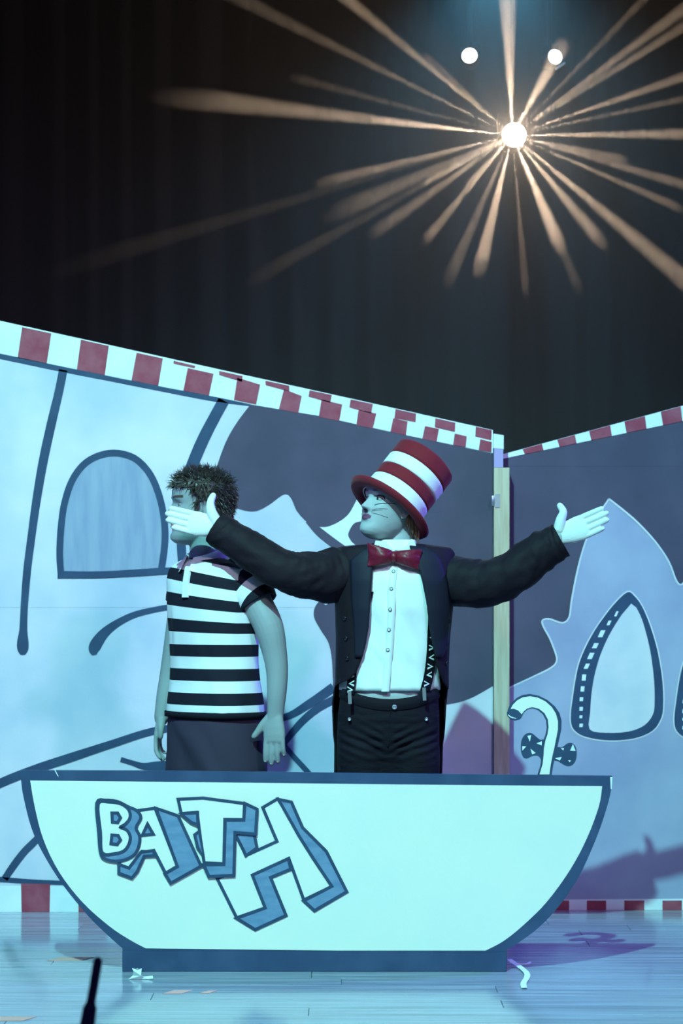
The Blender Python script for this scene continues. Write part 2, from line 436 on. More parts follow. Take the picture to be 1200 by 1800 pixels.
# free painted lines
line('painted_line', [(111, 650), (103, 690), (90, 745), (76, 810), (64, 880), (55, 945), (48, 1000), (43, 1060), (41, 1105), (40, 1128), (40, 1142), (40, 1151)], [15, 15, 16, 16, 15, 14, 14, 13, 14, 20, 19, 8], YF, E2, M['line'], LF)
line('painted_line', [(393, 704), (376, 735), (357, 772), (340, 812), (326, 850), (318, 900), (318, 950), (322, 1000), (330, 1030)], [20, 20, 21, 21, 20, 17, 16, 15, 8], YF, E2, M['line'], LF)
line('painted_line', [(166, 1151), (165, 1142), (170, 1130), (184, 1112), (205, 1096), (235, 1081), (270, 1072), (300, 1067), (340, 1064), (390, 1066)], [8, 19, 21, 17, 13, 11, 10, 10, 10, 6], YF, E2, M['line'], LF)
line('painted_line', [(xl, 1412), (0, 1377), (60, 1353), (120, 1333), (190, 1310), (270, 1285), (350, 1275), (430, 1272), (500, 1261), (545, 1236), (586, 1208)], [14, 16, 16, 16, 14, 13, 12, 12, 12, 15, 17], YF, E2, M['line'], LF)
line('painted_line', [(212, 1335), (232, 1341), (252, 1347), (275, 1347), (310, 1346), (340, 1352)], [9, 9, 12, 17, 18, 12], YF, E2, M['line'], LF)
line('painted_line', [(497, 1310), (515, 1286), (535, 1264), (560, 1244), (590, 1228)], [10, 12, 13, 14, 14], YF, E2, M['line'], LF)
line('painted_line', [(497, 1308), (518, 1332), (540, 1356), (565, 1385)], [9, 9, 9, 8], YF, E3, M['line'], LF)
line('painted_line', [(8, 1545), (25, 1520), (42, 1498), (60, 1480), (85, 1455)], [12, 13, 13, 13, 12], YF, E2, M['line'], LF)
line('painted_line', [(xl, 1544), (0, 1546), (60, 1550), (160, 1553), (400, 1556), (866, 1557)], [9, 9, 8, 7, 6, 6], YF, E2, M['line'], LF)
arch = [(107, 1008), (105, 975), (107, 930), (113, 886), (127, 844), (150, 814), (180, 799), (210, 797), (240, 808), (265, 836), (281, 876), (289, 920), (289, 960), (283, 1003)]
pa = sm2(arch, 6, False)
win = paint('arched_window', pa+[(107, 1008)], YF, E2, M['window_blue'], LF)
line('window_outline', arch, 12, YF, E3, M['line'], LF)
line('window_outline', [(101, 1010), (180, 1010), (283, 1004), (345, 1000)], [13, 12, 12, 9], YF, E3+0.0004, M['line'], LF)
paint('painted_border', [(xl, 1557), (866, 1560), (866, FLB), (xl, FLB)], YF, E1, M['stripe_white'], LF)
for x in (-62, 37, 137, 236, 336, 436, 536, 636, 736, 836):
    w2 = 51 if x < 800 else 28
    paint('red_stripe', [(x, 1553), (x+w2, 1554), (x+w2-1, FLB), (x+1, FLB)], YF, E3, M['stripe_red'], LF)
# exposed timber stud on its right edge, with hinge
mk('timber_stud', plate([(868, 822), (895, 822), (895, FLB), (868, FLB)], YF-0.03, 0.07), M['pine'], LF)
mk('painted_stud_end', plate([(868, 788), (884, 790), (884, 821.5), (868, 821.5)], YF-0.03, 0.07), M['mauve'], LF)
mk('painted_stud_end', plate([(867, 762), (885, 765), (885, 789.5), (867, 787.5)], YF-0.03, 0.07), M['stripe_white'], LF)
mk('stud_gap_shade', plate([(866.2, 797), (868, 797), (868, FLB), (866.2, FLB)], YF+0.006, 0.01), M['line'], LF)  # solid dark strip standing in for the shade between sheet and stud
for yy in (880,):
    hg = mk('hinge', join(plate([(870, yy-12), (878, yy-12), (878, yy+12), (870, yy+12)], YF-0.034, 0.0035)), M['steel'], LF)
    mk('hinge_pin', tube([P(866, yy-7, YF-0.036), P(866, yy+7, YF-0.036)], [0.006, 0.006], 10), M['steel'], hg, True)

YR = 9.56
FRB = HZ+EYE*FPX/YR
RF = thing('painted_flat', P(1080, FRB, YR), 'slate blue painted scenery flat with a pointed window and dashed outline', 'scenery flat')
ru = lambda x: 798-(x-885)*0.2705
rl = lambda x: 806-(x-885)*0.209
xr = 1330
mk('upper_sheet', plate([(880, ru(880)), (xr, ru(xr)), (xr, 819.7), (880, 819.7)], YR, 0.018), M['slate'], RF)
mk('lower_sheet', plate([(880, 819.9), (xr, 819.9), (xr, FRB), (880, FRB)], YR, 0.018), M['slate'], RF)
for x in (905, 1110, 1310):
    mk('frame_batten', plate([(x-10, ru(x)+8), (x+10, ru(x)+8), (x+10, FRB), (x-10, FRB)], YR+0.02, 0.05), M['pine'], RF)
paint('painted_border', [(880, ru(880)), (xr, ru(xr)), (xr, rl(xr)), (880, rl(880))], YR, E1, M['stripe_white'], RF)
for x0, x1 in ((918, 952), (979, 1010), (1035, 1072), (1097, 1133), (1161, 1196), (1230, 1268), (1300, 1330)):
    paint('red_stripe', [(x0, ru(x0)+0.4), (x1, ru(x1)+0.4), (x1+3, rl(x1+3)), (x0+4, rl(x0+4))], YR, E2, M['stripe_red'], RF)
house_l = [(1070, 877), (1056, 898), (1040, 925), (1028, 955), (1019, 985), (1011, 1020), (1004, 1058), (1000, 1085), (988, 1095), (965, 1088), (953, 1091), (955, 1102), (966, 1122), (976, 1148), (978, 1162), (968, 1174), (934, 1191), (895, 1209)]
house_r = [(1070, 877), (1092, 894), (1121, 919), (1152, 953), (1175, 987), (1189, 1022), (1200, 1026), (1215, 1000), (1235, 985), (1270, 1000), (1330, 1060)]
hl, hr = sm2(house_l, 4, False), sm2(house_r, 4, False)
paint('painted_house', hr+[(1330, 1584), (880, 1584), (880, 1214)]+hl[::-1][:-1], YR, E1, M['slate_light'], RF)
line('painted_edge', house_l, 3, YR, E2, M['window_pale'], RF, 4)
line('painted_edge', house_r, 3, YR, E2, M['window_pale'], RF, 4)
paint('painted_border', [(880, 1582), (xr, 1579), (xr, FRB), (880, FRB)], YR, E2, M['stripe_white'], RF)
for x0, x1 in ((898, 933), (965, 1000), (1031, 1065), (1097, 1132), (1164, 1198), (1232, 1266), (1298, 1330)):
    paint('red_stripe', [(x0, 1583), (x1, 1583), (x1, FRB), (x0, FRB)], YR, E3, M['stripe_red'], RF)
wo = [(1102, 1041), (1080, 1061), (1058, 1089), (1041, 1115), (1027, 1142), (1017, 1168), (1011, 1196), (1006, 1230), (1003, 1256), (1005, 1277), (1017, 1290), (1036, 1297), (1062, 1301), (1092, 1301), (1122, 1296), (1147, 1284), (1160, 1266), (1165, 1245), (1164, 1200), (1156, 1148), (1143, 1102), (1128, 1066), (1114, 1047)]
wi = [(1109, 1061), (1092, 1081), (1075, 1108), (1062, 1134), (1052, 1160), (1044, 1190), (1039, 1222), (1037, 1252), (1036, 1282), (1064, 1288), (1104, 1286), (1132, 1275), (1147, 1256), (1150, 1235), (1149, 1195), (1142, 1142), (1129, 1092), (1118, 1068)]
dash = [(1083, 1079, 4, 9), (1070, 1095, 5, 8), (1057, 1114, 8, 12), (1046, 1135, 8, 9), (1038, 1153, 8, 11), (1031, 1171, 7, 9), (1026, 1191, 7, 11), (1023.5, 1211, 6.5, 9), (1021.5, 1229, 6, 7), (1021, 1246, 6, 7), (1020.5, 1260, 5, 5), (1021, 1275, 6, 6)]
def pointed_window(dx):
    if dx == 0: fx = lambda x: x
    else: fx = lambda x: dx-x
    sh = lambda l: [(fx(x), y) for x, y in l]
    w0 = paint('pointed_window', sh(sm2(wo, 3)), YR, E2+0.0004, M['line'], RF)
    line('window_halo', sh(wo), 4.5, YR, E2, M['window_pale'], w0, 3, True)
    paint('window_pane', sh([wi[0]]+sm2(wi[1:], 3, False)), YR, E3, M['window_pale'], w0)
    for i, (x, y, ww, hh) in enumerate(dash):
        s = 0.45 if i < 6 else 0.1
        paint('painted_dash', sh([(x-ww/2+s*hh/2, y-hh/2), (x+ww/2+s*hh/2, y-hh/2), (x+ww/2-s*hh/2, y+hh/2), (x-ww/2-s*hh/2, y+hh/2)]), YR, E3, M['stripe_white'], w0)
pointed_window(0)
def shifted(l, d): return [(x+d, y+4) for x, y in l]
wo2, wi2, dash2 = shifted(wo, 182), shifted(wi, 182), [(x+181, y+4, a, b) for x, y, a, b in dash]
_o, _i, _d = wo, wi, dash
wo, wi, dash = wo2, wi2, dash2
pointed_window(0)

# ------------------------------------------------------------------ stage lamps and effect light with haze
YL = 11.3
bat = tag(mk('lighting_batten', tube([V((-3.4, YL+0.12, 4.28)), V((4.4, YL+0.12, 4.28))], [0.024, 0.024], 14), M['black_metal'], None, True, at=(0.5, YL+0.12, 4.28)), 'black pipe batten carrying the stage lamps above the curtain', 'pipe')
for xx in (-3.3, 4.3):
    mk('batten_leg', tube([V((xx, YL+0.12, 0.0)), V((xx, YL+0.12, 4.28))], [0.02, 0.02], 10, (1, 0, 0)), M['black_metal'], bat, True)
def lamp(px, py, r, yaw, label, big=False):
    c = P(px, py, YL)
    t = thing('effect_light' if big else 'stage_lamp', (c.x, YL+0.12, c.z), label, 'stage light', None if big else 'small round stage lamps')
    ax = (Matrix.Rotation(yaw, 4, 'Z') @ Matrix.Rotation(R(90), 4, 'X'))      # +Z of profile -> -Y
    m = Matrix.Translation(c) @ ax
    L = 0.16 if not big else 0.2
    mk('housing', lathe([(r*0.5, -L), (r*1.02, -L*0.8), (r*1.05, -0.006), (r*1.05, 0.008), (r*1.01, 0.008), (r*1.0, -0.004)], m, 28, True), M['lamp_black'], t, True)
    if big:
        mk('lens', ellipsoid(c+V((0, -0.012, 0)), (r, 0.03, r)), M['lens_hot'], t, True)
    else:
        mk('lens', lathe([(r, 0.0), (r*0.7, 0.006), (r*0.05, 0.009)], m, 28, True), M['lens'], t, True)
    back = m @ V((0, 0, -L*0.5))
    for s in (-1, 1):
        q = back+V((s*r*1.25, 0, 0))
        mk('yoke_arm', bar(q, V((back.x+s*r*1.25, YL+0.12, c.z+r*2.2)), 0.006, 0.02), M['lamp_black'], t)
    mk('clamp', join(bar(V((back.x-r*1.3, YL+0.12, c.z+r*2.2)), V((back.x+r*1.3, YL+0.12, c.z+r*2.2)), 0.02, 0.006),
                     tube([V((back.x, YL+0.12, c.z+r*2.2)), V((back.x, YL+0.12, 4.24))], [0.009, 0.009], 8, (1, 0, 0))), M['lamp_black'], t)
    return t
lamp(825, 98, 0.036, R(-6), 'small round white stage lamp, left one of the pair above the starburst light')
l2 = lamp(975, 100, 0.034, R(12), 'small round white stage lamp, right one of the pair with a glinting barn door')
c2 = P(985, 116, YL-0.02)
mk('barn_door', bar(c2+V((-0.022, 0, -0.014)), c2+V((0.02, 0, 0.014)), 0.006, 0.03), M['steel'], l2)
eff = lamp(903, 238, 0.056, 0, 'blazing effect light throwing a starburst of warm beams through haze', True)

# the effect light: a gobo that lets pencil beams out
LC = P(900, 238, YL-0.05)
HAZE_FRONT = LC.y-0.40
beams = [  # direction in the photo (px), length before it leaves the haze (px), half angle (deg), intensity
 ((-14, -200), 330, 4.6, 1.1), ((48, -80), 140, 5.0, 0.7), ((300, -205), 480, 2.2, 0.9), ((200, -112), 330, 1.8, 1.0), ((250, -245), 460, 1.7, 0.5),
 ((300, -84), 420, 2.0, 1.0), ((300, -45), 420, 1.6, 0.6), ((300, 18), 420, 2.3, 1.3), ((300, 118), 320, 2.0, 0.8), ((270, 150), 310, 1.7, 0.9),
 ((250, 240), 430, 2.8, 1.2), ((128, 192), 245, 3.0, 1.0), ((62, 192), 220, 3.4, 1.4), ((10, 240), 290, 1.6, 0.5), ((-52, 200), 255, 3.0, 1.4),
 ((-145, 190), 255, 2.2, 0.9), ((-235, 187), 300, 2.6, 0.6), ((-250, 130), 330, 3.4, 0.4), ((-300, 98), 340, 2.0, 1.0), ((-140, 97), 190, 2.2, 1.1),
 ((-300, -18), 540, 2.4, 1.5), ((-300, 4), 240, 1.5, 1.6), ((-280, -205), 500, 2.0, 1.3), ((-300, -133), 640, 1.7, 0.7), ((-430, 262), 500, 1.8, 0.30),
 ((-700, 232), 760, 1.6, 0.22), ((100, 282), 300, 1.9, 0.35), ((-340, -62), 380, 1.5, 0.4), ((25, 120), 110, 2.2, 0.6), ((-90, 120), 140, 2.6, 0.6),
 ((180, 70), 190, 2.4, 0.6), ((-160, -110), 190, 1.4, 0.7), ((-100, 230), 290, 2.6, 0.4)]
gl = bpy.data.lights.new('effect_light_beams', 'POINT'); gl.energy = 4200; gl.color = (1.0, 0.74, 0.50); gl.shadow_soft_size = 0.0
gl.use_nodes = True; nt = gl.node_tree; em = nt.nodes['Emission']
tcn = nt.nodes.new('ShaderNodeTexCoord'); acc = None
for (dx, dy), lpx, half, inten in beams:
    tilt = math.degrees(math.atan(0.40/(lpx*YL/FPX)))
    d = V((dx, 0, -dy)).normalized()*cos(R(tilt))+V((0, -1, 0))*sin(R(tilt))
    dn = nt.nodes.new('ShaderNodeVectorMath'); dn.operation = 'DOT_PRODUCT'; dn.inputs[1].default_value = tuple(d)
    nt.links.new(tcn.outputs['Normal'], dn.inputs[0])
    mr = nt.nodes.new('ShaderNodeMapRange'); mr.interpolation_type = 'SMOOTHSTEP'
    mr.inputs[1].default_value = cos(R(half)); mr.inputs[2].default_value = cos(R(half*0.45)); mr.inputs[3].default_value = 0; mr.inputs[4].default_value = inten
    nt.links.new(dn.outputs['Value'], mr.inputs[0])
    if acc is None: acc = mr.outputs[0]
    else:
        a = nt.nodes.new('ShaderNodeMath'); a.operation = 'ADD'
        nt.links.new(acc, a.inputs[0]); nt.links.new(mr.outputs[0], a.inputs[1]); acc = a.outputs[0]
ad = nt.nodes.new('ShaderNodeMath'); ad.operation = 'ADD'; ad.inputs[1].default_value = 0.006
nt.links.new(acc, ad.inputs[0]); nt.links.new(ad.outputs[0], em.inputs['Strength'])
go = bpy.data.objects.new('effect_light_beams', gl); C.objects.link(go); go.parent = eff; go.location = LC-ORG[eff.name]
spot('blue_top_spot', (0.74, 11.05, 4.36), (0.78, 11.0, 3.0), (0.12, 0.50, 0.80), 170, 130, 1.0, 0.05)
hz = bpy.data.materials.new('stage_haze'); hz.use_nodes = True; hn = hz.node_tree
hn.nodes.remove(hn.nodes['Principled BSDF'])
vs_ = hn.nodes.new('ShaderNodeVolumeScatter'); vs_.inputs['Color'].default_value = (0.9, 0.9, 0.9, 1); vs_.inputs['Density'].default_value = 0.08
vs_.inputs['Anisotropy'].default_value = 0.0
hn.links.new(vs_.outputs[0], hn.nodes['Material Output'].inputs['Volume'])
hzo = mk('haze', box(-2.6, 3.0, HAZE_FRONT, 11.98, 1.9, 5.25), hz, at=(0.2, 11.2, 1.9))
tag(hzo, 'thin smoke haze hanging in front of the curtain around the lamps', 'haze', kind='stuff')

# ------------------------------------------------------------------ bathtub cut-out
TB = HZ+EYE*FPX/YT
TUB = thing('bathtub_cutout', P(552, TB, YT+0.01), 'wooden bathtub cut-out painted white with dark navy edge and the word BATH', 'stage prop')
outer = [(35, 1354), (300, 1355), (620, 1359), (1076, 1364)] + sm2([(1076, 1364), (1073, 1392), (1063, 1430), (1045, 1480), (1016, 1543), (981, 1594), (946, 1631), (911, 1657), (891, 1669)], 4, False)[1:] \
    + [(890, TB), (215, TB)] + sm2([(215, 1667), (186, 1641), (154, 1609), (110, 1555), (76, 1501), (55, 1455), (41, 1400), (37, 1372), (35, 1354)], 4, False)[:-1]
mk('board', plate(outer, YT, 0.02), M['tub_edge'], TUB)
inner = [(53, 1372), (350, 1375), (700, 1379), (1058, 1382)] + sm2([(1058, 1382), (1052, 1418), (1031, 1474), (1001, 1530), (961, 1585), (921, 1625), (885, 1654), (853, 1671)], 4, False)[1:] \
    + [(600, 1671), (256, 1667)] + sm2([(256, 1667), (228, 1652), (192, 1628), (145, 1586), (104, 1533), (76, 1475), (61, 1418), (53, 1372)], 4, False)[1:-1]
paint('painted_side', inner, YT, E1, M['tub_white'], TUB)
mk('foot_board', plate([(215.5, TB), (215.5, 1671), (258, 1672), (855, 1675), (889.5, 1673), (889.5, TB)], YT-0.004, 0.0035), M['tub_edge'], TUB)
paint('paint_chip', [(95, 1352.5), (97, 1352.8), (103, 1365), (101, 1364)], YT, E1, M['stripe_white'], TUB)
paint('paint_chip', [(1072, 1366), (1076, 1366), (1075, 1387), (1073, 1387)], YT, E1, M['stripe_white'], TUB)
for x in (160, 560, 960):                                                        # braces behind
    top, kn, ft = P(x, 1385, YT+0.04), P(x, 1560, YT+0.04), V(((x-600)*YT/FPX, YT+0.12, 0.0))
    zb = 0.02 if 230 < x < 880 else P(x, 1590, YT).z
    mk('brace', bar(top, V((top.x, YT+0.04, zb)), 0.05, 0.038), M['ply'], TUB)
# the tap, a second piece of board standing on the rim
tz = lambda l: [(860+x/6, 1200+y/6) for x, y in l]
YP = YT+0.004
tap_o = [(508, 1030), (508, 972), (538, 880), (550, 790), (556, 700), (570, 610), (592, 555), (606, 480), (600, 400), (565, 335), (510, 290), (450, 272), (400, 285), (362, 318), (345, 355), (320, 388), (270, 402), (225, 388), (190, 355), (186, 318), (205, 262), (240, 208), (290, 162), (350, 132), (430, 120), (520, 138), (610, 182), (690, 250), (738, 320), (760, 400), (758, 490), (740, 575), (718, 670), (695, 770), (672, 870), (656, 970), (656, 1030)]
tap = mk('tap', plate(tz(tap_o), YP, 0.012), M['line'], TUB)
tap_i = [(528, 968), (560, 860), (570, 770), (575, 690), (590, 610), (612, 545), (623, 470), (616, 390), (580, 322), (520, 275), (450, 258), (395, 275), (360, 305), (340, 335), (300, 292), (255, 275), (222, 278), (245, 235), (290, 188), (350, 155), (430, 143), (510, 158), (590, 197), (655, 255), (700, 325), (722, 405), (722, 490), (705, 580), (685, 680), (662, 780), (645, 870), (632, 968)]
paint('tap_face', tz(tap_i), YP, E1, M['tub_white'], tap)
paint('tap_mouth', tz(sm2([(190, 325), (215, 288), (260, 282), (310, 305), (340, 340), (330, 380), (280, 396), (225, 380)], 4)), YP, E2, M['line'], tap)
line('tap_glint', tz([(196, 338), (225, 362), (282, 378)]), [1.5, 2.2, 1.2], YP, E3, M['stripe_white'], tap)
hA = [(575, 610), (545, 605), (510, 585), (460, 542), (420, 530), (370, 555), (337, 620), (333, 720), (358, 790), (398, 801), (450, 777), (505, 772), (535, 795), (548, 815), (575, 760)]
hB = [(690, 685), (725, 680), (770, 680), (825, 642), (875, 640), (912, 685), (920, 760), (905, 830), (870, 872), (820, 882), (770, 860), (720, 828), (680, 812)]
for poly, wed in ((hA, [[(400, 562), (440, 553), (425, 622)], [(495, 640), (553, 618), (550, 662)], [(345, 670), (388, 672), (346, 718)], [(433, 697), (487, 742), (450, 757)]]),
                  (hB, [[(752, 690), (786, 690), (778, 717)], [(880, 648), (908, 720), (850, 718)], [(690, 797), (762, 783), (742, 822)], [(830, 818), (860, 820), (845, 840)]])):
    h = mk('tap_handle', plate(tz(sm2(poly, 3)), YP+0.002, 0.010), M['line'], tap)
    for q in wed: paint('painted_wedge', tz(q), YP+0.002, E2, M['stripe_white'], h)
# the word
lz = lambda l: [(140+x/2.4, 1380+y/2.4) for x, y in l]
def letter(name, layers, label):
    root = None
    for kind, coat, pts, sm in layers:
        q = lz(pts)
        if sm: q = sm2(q, 4)
        if kind == 'white': o = paint(name if root is None else 'letter_face', q, YT, coat, M['tub_white'], root or TUB)
        elif kind == 'blue': o = paint(name if root is None else 'letter_shade', q, YT, coat, M['letter_blue'], root or TUB)
        if root is None: root = o; o['label'] = label
        mk('letter_outline', stroke(q, 5.6, YT-coat-0.0006, 0.0005, True), M['line'], root)
D = 0.0012
letter('letter_h', [('white', 2*D, [(655, 200), (700, 298), (832, 238), (772, 95), (835, 58), (1065, 427), (945, 485), (882, 310), (728, 380), (782, 518), (662, 560), (580, 395), (640, 370)], False),
                    ('blue', 3*D, [(838, 60), (893, 72), (940, 180), (1040, 280), (1126, 450), (990, 530), (945, 488), (1063, 427), (985, 310), (925, 215)], False),
                    ('blue', 3*D, [(728, 380), (880, 310), (890, 355), (805, 390), (870, 550), (740, 610), (662, 562), (782, 518)], False),
                    ('blue', 3*D, [(655, 205), (735, 205), (748, 265), (702, 298)], False)], 'white painted letter H with blue shaded side')
letter('letter_a', [('white', 4*D, [(243, 108), (318, 98), (412, 342), (362, 372), (316, 282), (262, 280), (210, 352), (165, 335), (215, 240)], False),
                    ('blue', 5*D, [(322, 98), (415, 130), (512, 342), (384, 414), (360, 374), (412, 344)], False),
                    ('blue', 5*D, [(165, 335), (208, 350), (258, 284), (312, 276), (316, 298), (272, 300), (242, 366), (220, 392), (165, 372)], False),
                    ('blue', 5*D, [(286, 165), (310, 207), (264, 212)], False)], 'white painted letter A with blue shaded side')
letter('letter_b', [('blue', 6*D, [(72, 76), (110, 64), (160, 70), (205, 92), (240, 108), (258, 138), (238, 180), (253, 216), (250, 255), (232, 292), (195, 314), (150, 321), (108, 312), (88, 286), (80, 200)], True),
                    ('white', 7*D, [(78, 80), (125, 72), (175, 80), (207, 105), (212, 138), (192, 165), (172, 178), (198, 190), (213, 217), (207, 250), (187, 277), (150, 289), (95, 286), (88, 200)], True),
                    ('blue', 8*D, [(136, 118), (160, 118), (172, 138), (160, 158), (138, 156)], False),
                    ('blue', 8*D, [(136, 211), (162, 213), (172, 232), (158, 251), (132, 247)], False)], 'white painted letter B with blue shaded side')
letter('letter_t', [('white', 6*D, [(415, 60), (520, 55), (695, 78), (692, 146), (612, 145), (608, 332), (525, 328), (510, 230), (495, 115), (428, 120)], False),
                    ('blue', 7*D, [(697, 78), (748, 102), (742, 207), (655, 200), (650, 381), (545, 386), (523, 336), (608, 335), (614, 148), (692, 148)], False),
                    ('blue', 7*D, [(428, 122), (497, 117), (498, 168), (470, 157)], False),
                    ('blue', 7*D, [(505, 195), (485, 210), (497, 262), (522, 300)], False)], 'white painted letter T with blue shaded side')

# ------------------------------------------------------------------ people: shared builders
def head_mesh(scale, Mx, fem=True):
    prof = [(-0.117, 0.060, -0.035, 0.010), (-0.112, 0.076, -0.012, 0.024), (-0.103, 0.085, 0.010, 0.036), (-0.09, 0.088, 0.032, 0.046), (-0.07, 0.086, 0.056, 0.055), (-0.05, 0.087, 0.070, 0.061),
            (-0.03, 0.088, 0.080, 0.0655), (-0.01, 0.087, 0.088, 0.0685), (0.01, 0.086, 0.093, 0.0705), (0.03, 0.091, 0.096, 0.073), (0.05, 0.092, 0.097, 0.0745), (0.07, 0.085, 0.092, 0.072),
            (0.09, 0.066, 0.076, 0.060), (0.103, 0.044, 0.054, 0.042), (0.112, 0.014, 0.022, 0.014)]
    n = 96; rings = []
    zs = [-0.117+0.229*i/84 for i in range(85)]
    for z in zs:
        f, b, wd = lerp_rows(prof, z)
        cy = (b-f)/2; hl = (f+b)/2; ring = []
        for j in range(n):
            th = 2*pi*j/n; s, c = sin(th), cos(th)
            e = 0.86
            x = wd*math.copysign(abs(s)**e, s); y = cy-hl*math.copysign(abs(c)**0.95, c)
            if c > 0:
                g = lambda a, sa: math.exp(-(a/sa)**2)
                # nose
                if -0.05 < z < 0.03:
                    t = (0.022-z)/0.05
                    if t > 0:
                        amp = 0.026*min(1, t)**1.25
                        if z < -0.028: amp *= max(0, 1-((-0.028-z)/0.010)**1.3) if z > -0.038 else 0
                        y -= amp*g(x, 0.0075+0.005*min(1, max(0, t)))
                    y -= 0.006*g(abs(x)-0.013, 0.006)*g(z+0.029, 0.007)
                # sockets, brow, cheeks
                for sx in (-1, 1):
                    y += 0.0085*g(x-sx*0.031, 0.015)*g(z-0.008, 0.010)
                    y -= 0.0035*g(x-sx*0.030, 0.018)*g(z-0.028, 0.007)
                    y -= 0.004*g(x-sx*0.043, 0.016)*g(z+0.022, 0.016)
                # lips and chin
                y -= 0.0065*g(x, 0.016)*g(z+0.0525, 0.0042)
                y -= 0.0075*g(x, 0.014)*g(z+0.0625, 0.0046)
                y += 0.004*g(x, 0.019)*g(z+0.0575, 0.0018)
                y += 0.004*g(x, 0.02)*g(z+0.075, 0.006)
                y -= 0.004*g(x, 0.018)*g(z+0.097, 0.011)
            ring.append(V((x, y, z)))
        rings.append(ring)
    vs, fs = loft(rings)
    tr = Mx @ Matrix.Scale(scale, 4)
    return [tr @ p for p in vs], fs, tr

def ear(tr, side):
    parts = []
    loop = [V((side*(0.073+0.010*k[0]), k[1], k[2])) for k in
            ((0.2, -0.004, -0.028), (0.3, 0.0, -0.036), (0.6, 0.008, -0.030), (0.9, 0.016, -0.012), (1.1, 0.022, 0.006), (1.1, 0.020, 0.022), (0.9, 0.010, 0.030), (0.5, 0.0, 0.024), (0.1, -0.004, 0.010))]
    parts.append(tube([tr @ p for p in loop], [0.0045]*len(loop), 8, (1, 0, 0), steps=2))
    e = ellipsoid((side*0.075, 0.009, -0.003), (0.006, 0.013, 0.027), None, 12, 8)
    parts.append(([tr @ p for p in e[0]], e[1]))
    return parts

def hand(wr, d, nrm, up, L=0.19, fat=1.0, curl=(8, 10, 14, 18), spread=0.0, thumb=None, bend=0.0):
    """wr wrist, d finger direction, nrm palm normal, up thumb side. list of closed shells"""
    d = V(d).normalized(); nrm = V(nrm); nrm = (nrm-d*nrm.dot(d)).normalized(); up_ = d.cross(nrm)
    up_ = up_ if up_.dot(V(up)) > 0 else -up_
    s = L/0.19; out = []; tips = []
    q = lambda a, b, c: wr+d*(a*s)+up_*(b*s)+nrm*(c*s)
    rings = []
    for a, hw_u, hw_d, th in ((-0.03, 0.026, 0.026, 0.019), (0.0, 0.027, 0.027, 0.018), (0.02, 0.034, 0.031, 0.018), (0.045, 0.041, 0.037, 0.017), (0.075, 0.043, 0.041, 0.0145), (0.098, 0.041, 0.039, 0.011), (0.106, 0.032, 0.032, 0.006)):
        rg = []
        for j in range(18):
            t = 2*pi*j/18; c_, s_ = cos(t), sin(t)
            rg.append(q(a, (hw_u if c_ > 0 else hw_d)*c_, th*math.copysign(abs(s_)**0.8, s_)*fat))
        rings.append(rg)
    out.append(loft(rings))
    for i, (b, ln, r) in enumerate(((0.031, 0.073, 0.0093), (0.0105, 0.081, 0.0096), (-0.0105, 0.075, 0.0092), (-0.031, 0.059, 0.0082))):
        base = q(0.088-(0.006 if i == 3 else 0), b, 0); dd = (d+up_*(spread*(1.5-i))).normalized()
        pts = [base]; ang = R(curl[i])*0.6; rr = [r*fat]
        for k, fr in enumerate((0.42+0.14, 0.30, 0.24)):
            v = dd*cos(ang)+nrm*sin(ang); pts.append(pts[-1]+v*(ln*fr*s)); ang += R(curl[i]); rr.append(r*fat*(1.0, 0.97, 0.88)[k])
        out.append(tube(pts, [x*s for x in rr], 12, nrm, steps=3)); tips.append((pts[-1], (pts[-1]-pts[-2]).normalized()))
    tb = thumb or ((0.018, 0.022, 0.006), (0.035, 0.055, 0.012), (0.045, 0.082, 0.012), (0.048, 0.105, 0.008))
    tp = [q(*k) for k in tb]
    out.append(tube(tp, [x*s*fat for x in (0.0185, 0.0152, 0.0122, 0.0100)], 12, nrm, steps=3))
    tips.append((tp[-1], (tp[-1]-tp[-2]).normalized()))
    return out, tips, (d, nrm, up_)

def skin_body(name, shells, size, root, paint_fn=None, base=(0.60, 0.42, 0.33)):
    vf = voxel(shells, size, 3, 0.5)
    o = mk(name, vf, M['skin'], root, True)
    if paint_fn:
        me = o.data; ca = me.color_attributes.new('paint', 'FLOAT_COLOR', 'POINT'); g = org(root)
        for i, v in enumerate(me.vertices):
            c = paint_fn(v.co+g) or base
            ca.data[i].color = (*c, 1)
        m = M['skin'].copy(); m.name = 'painted_skin'; nt = m.node_tree
        at = nt.nodes.new('ShaderNodeAttribute'); at.attribute_name = 'paint'
        nt.links.new(at.outputs['Color'], nt.nodes['Principled BSDF'].inputs['Base Color'])
        me.materials[0] = m
    return o

def shell_rows(rows, y0, n=64, close=True, disp=None, expo=0.85):
    """rows: (py, cx px, hw px, df m, db m) at depth y0 -> rings front at -Y"""
    rings = []
    for py, cx, hw, df, db in rows:
        c = P(cx, py, y0); h = hw*y0/FPX; rg = []
        for j in range(n):
            t = 2*pi*j/n; s_, c_ = sin(t), cos(t)
            x = h*math.copysign(abs(s_)**expo, s_); d = df if c_ > 0 else db
            p = V((c.x+x, y0-d*math.copysign(abs(c_)**expo, c_), c.z))
            if disp: p += V((s_, -c_, 0))*disp(p, t)
            rg.append(p)
        rings.append(rg)
    return rings

def dense(rows, k):
    out = []
    for a, b in zip(rows, rows[1:]):
        for i in range(k): out.append(tuple(p+(q-p)*i/k for p, q in zip(a, b)))
    out.append(rows[-1]); return out

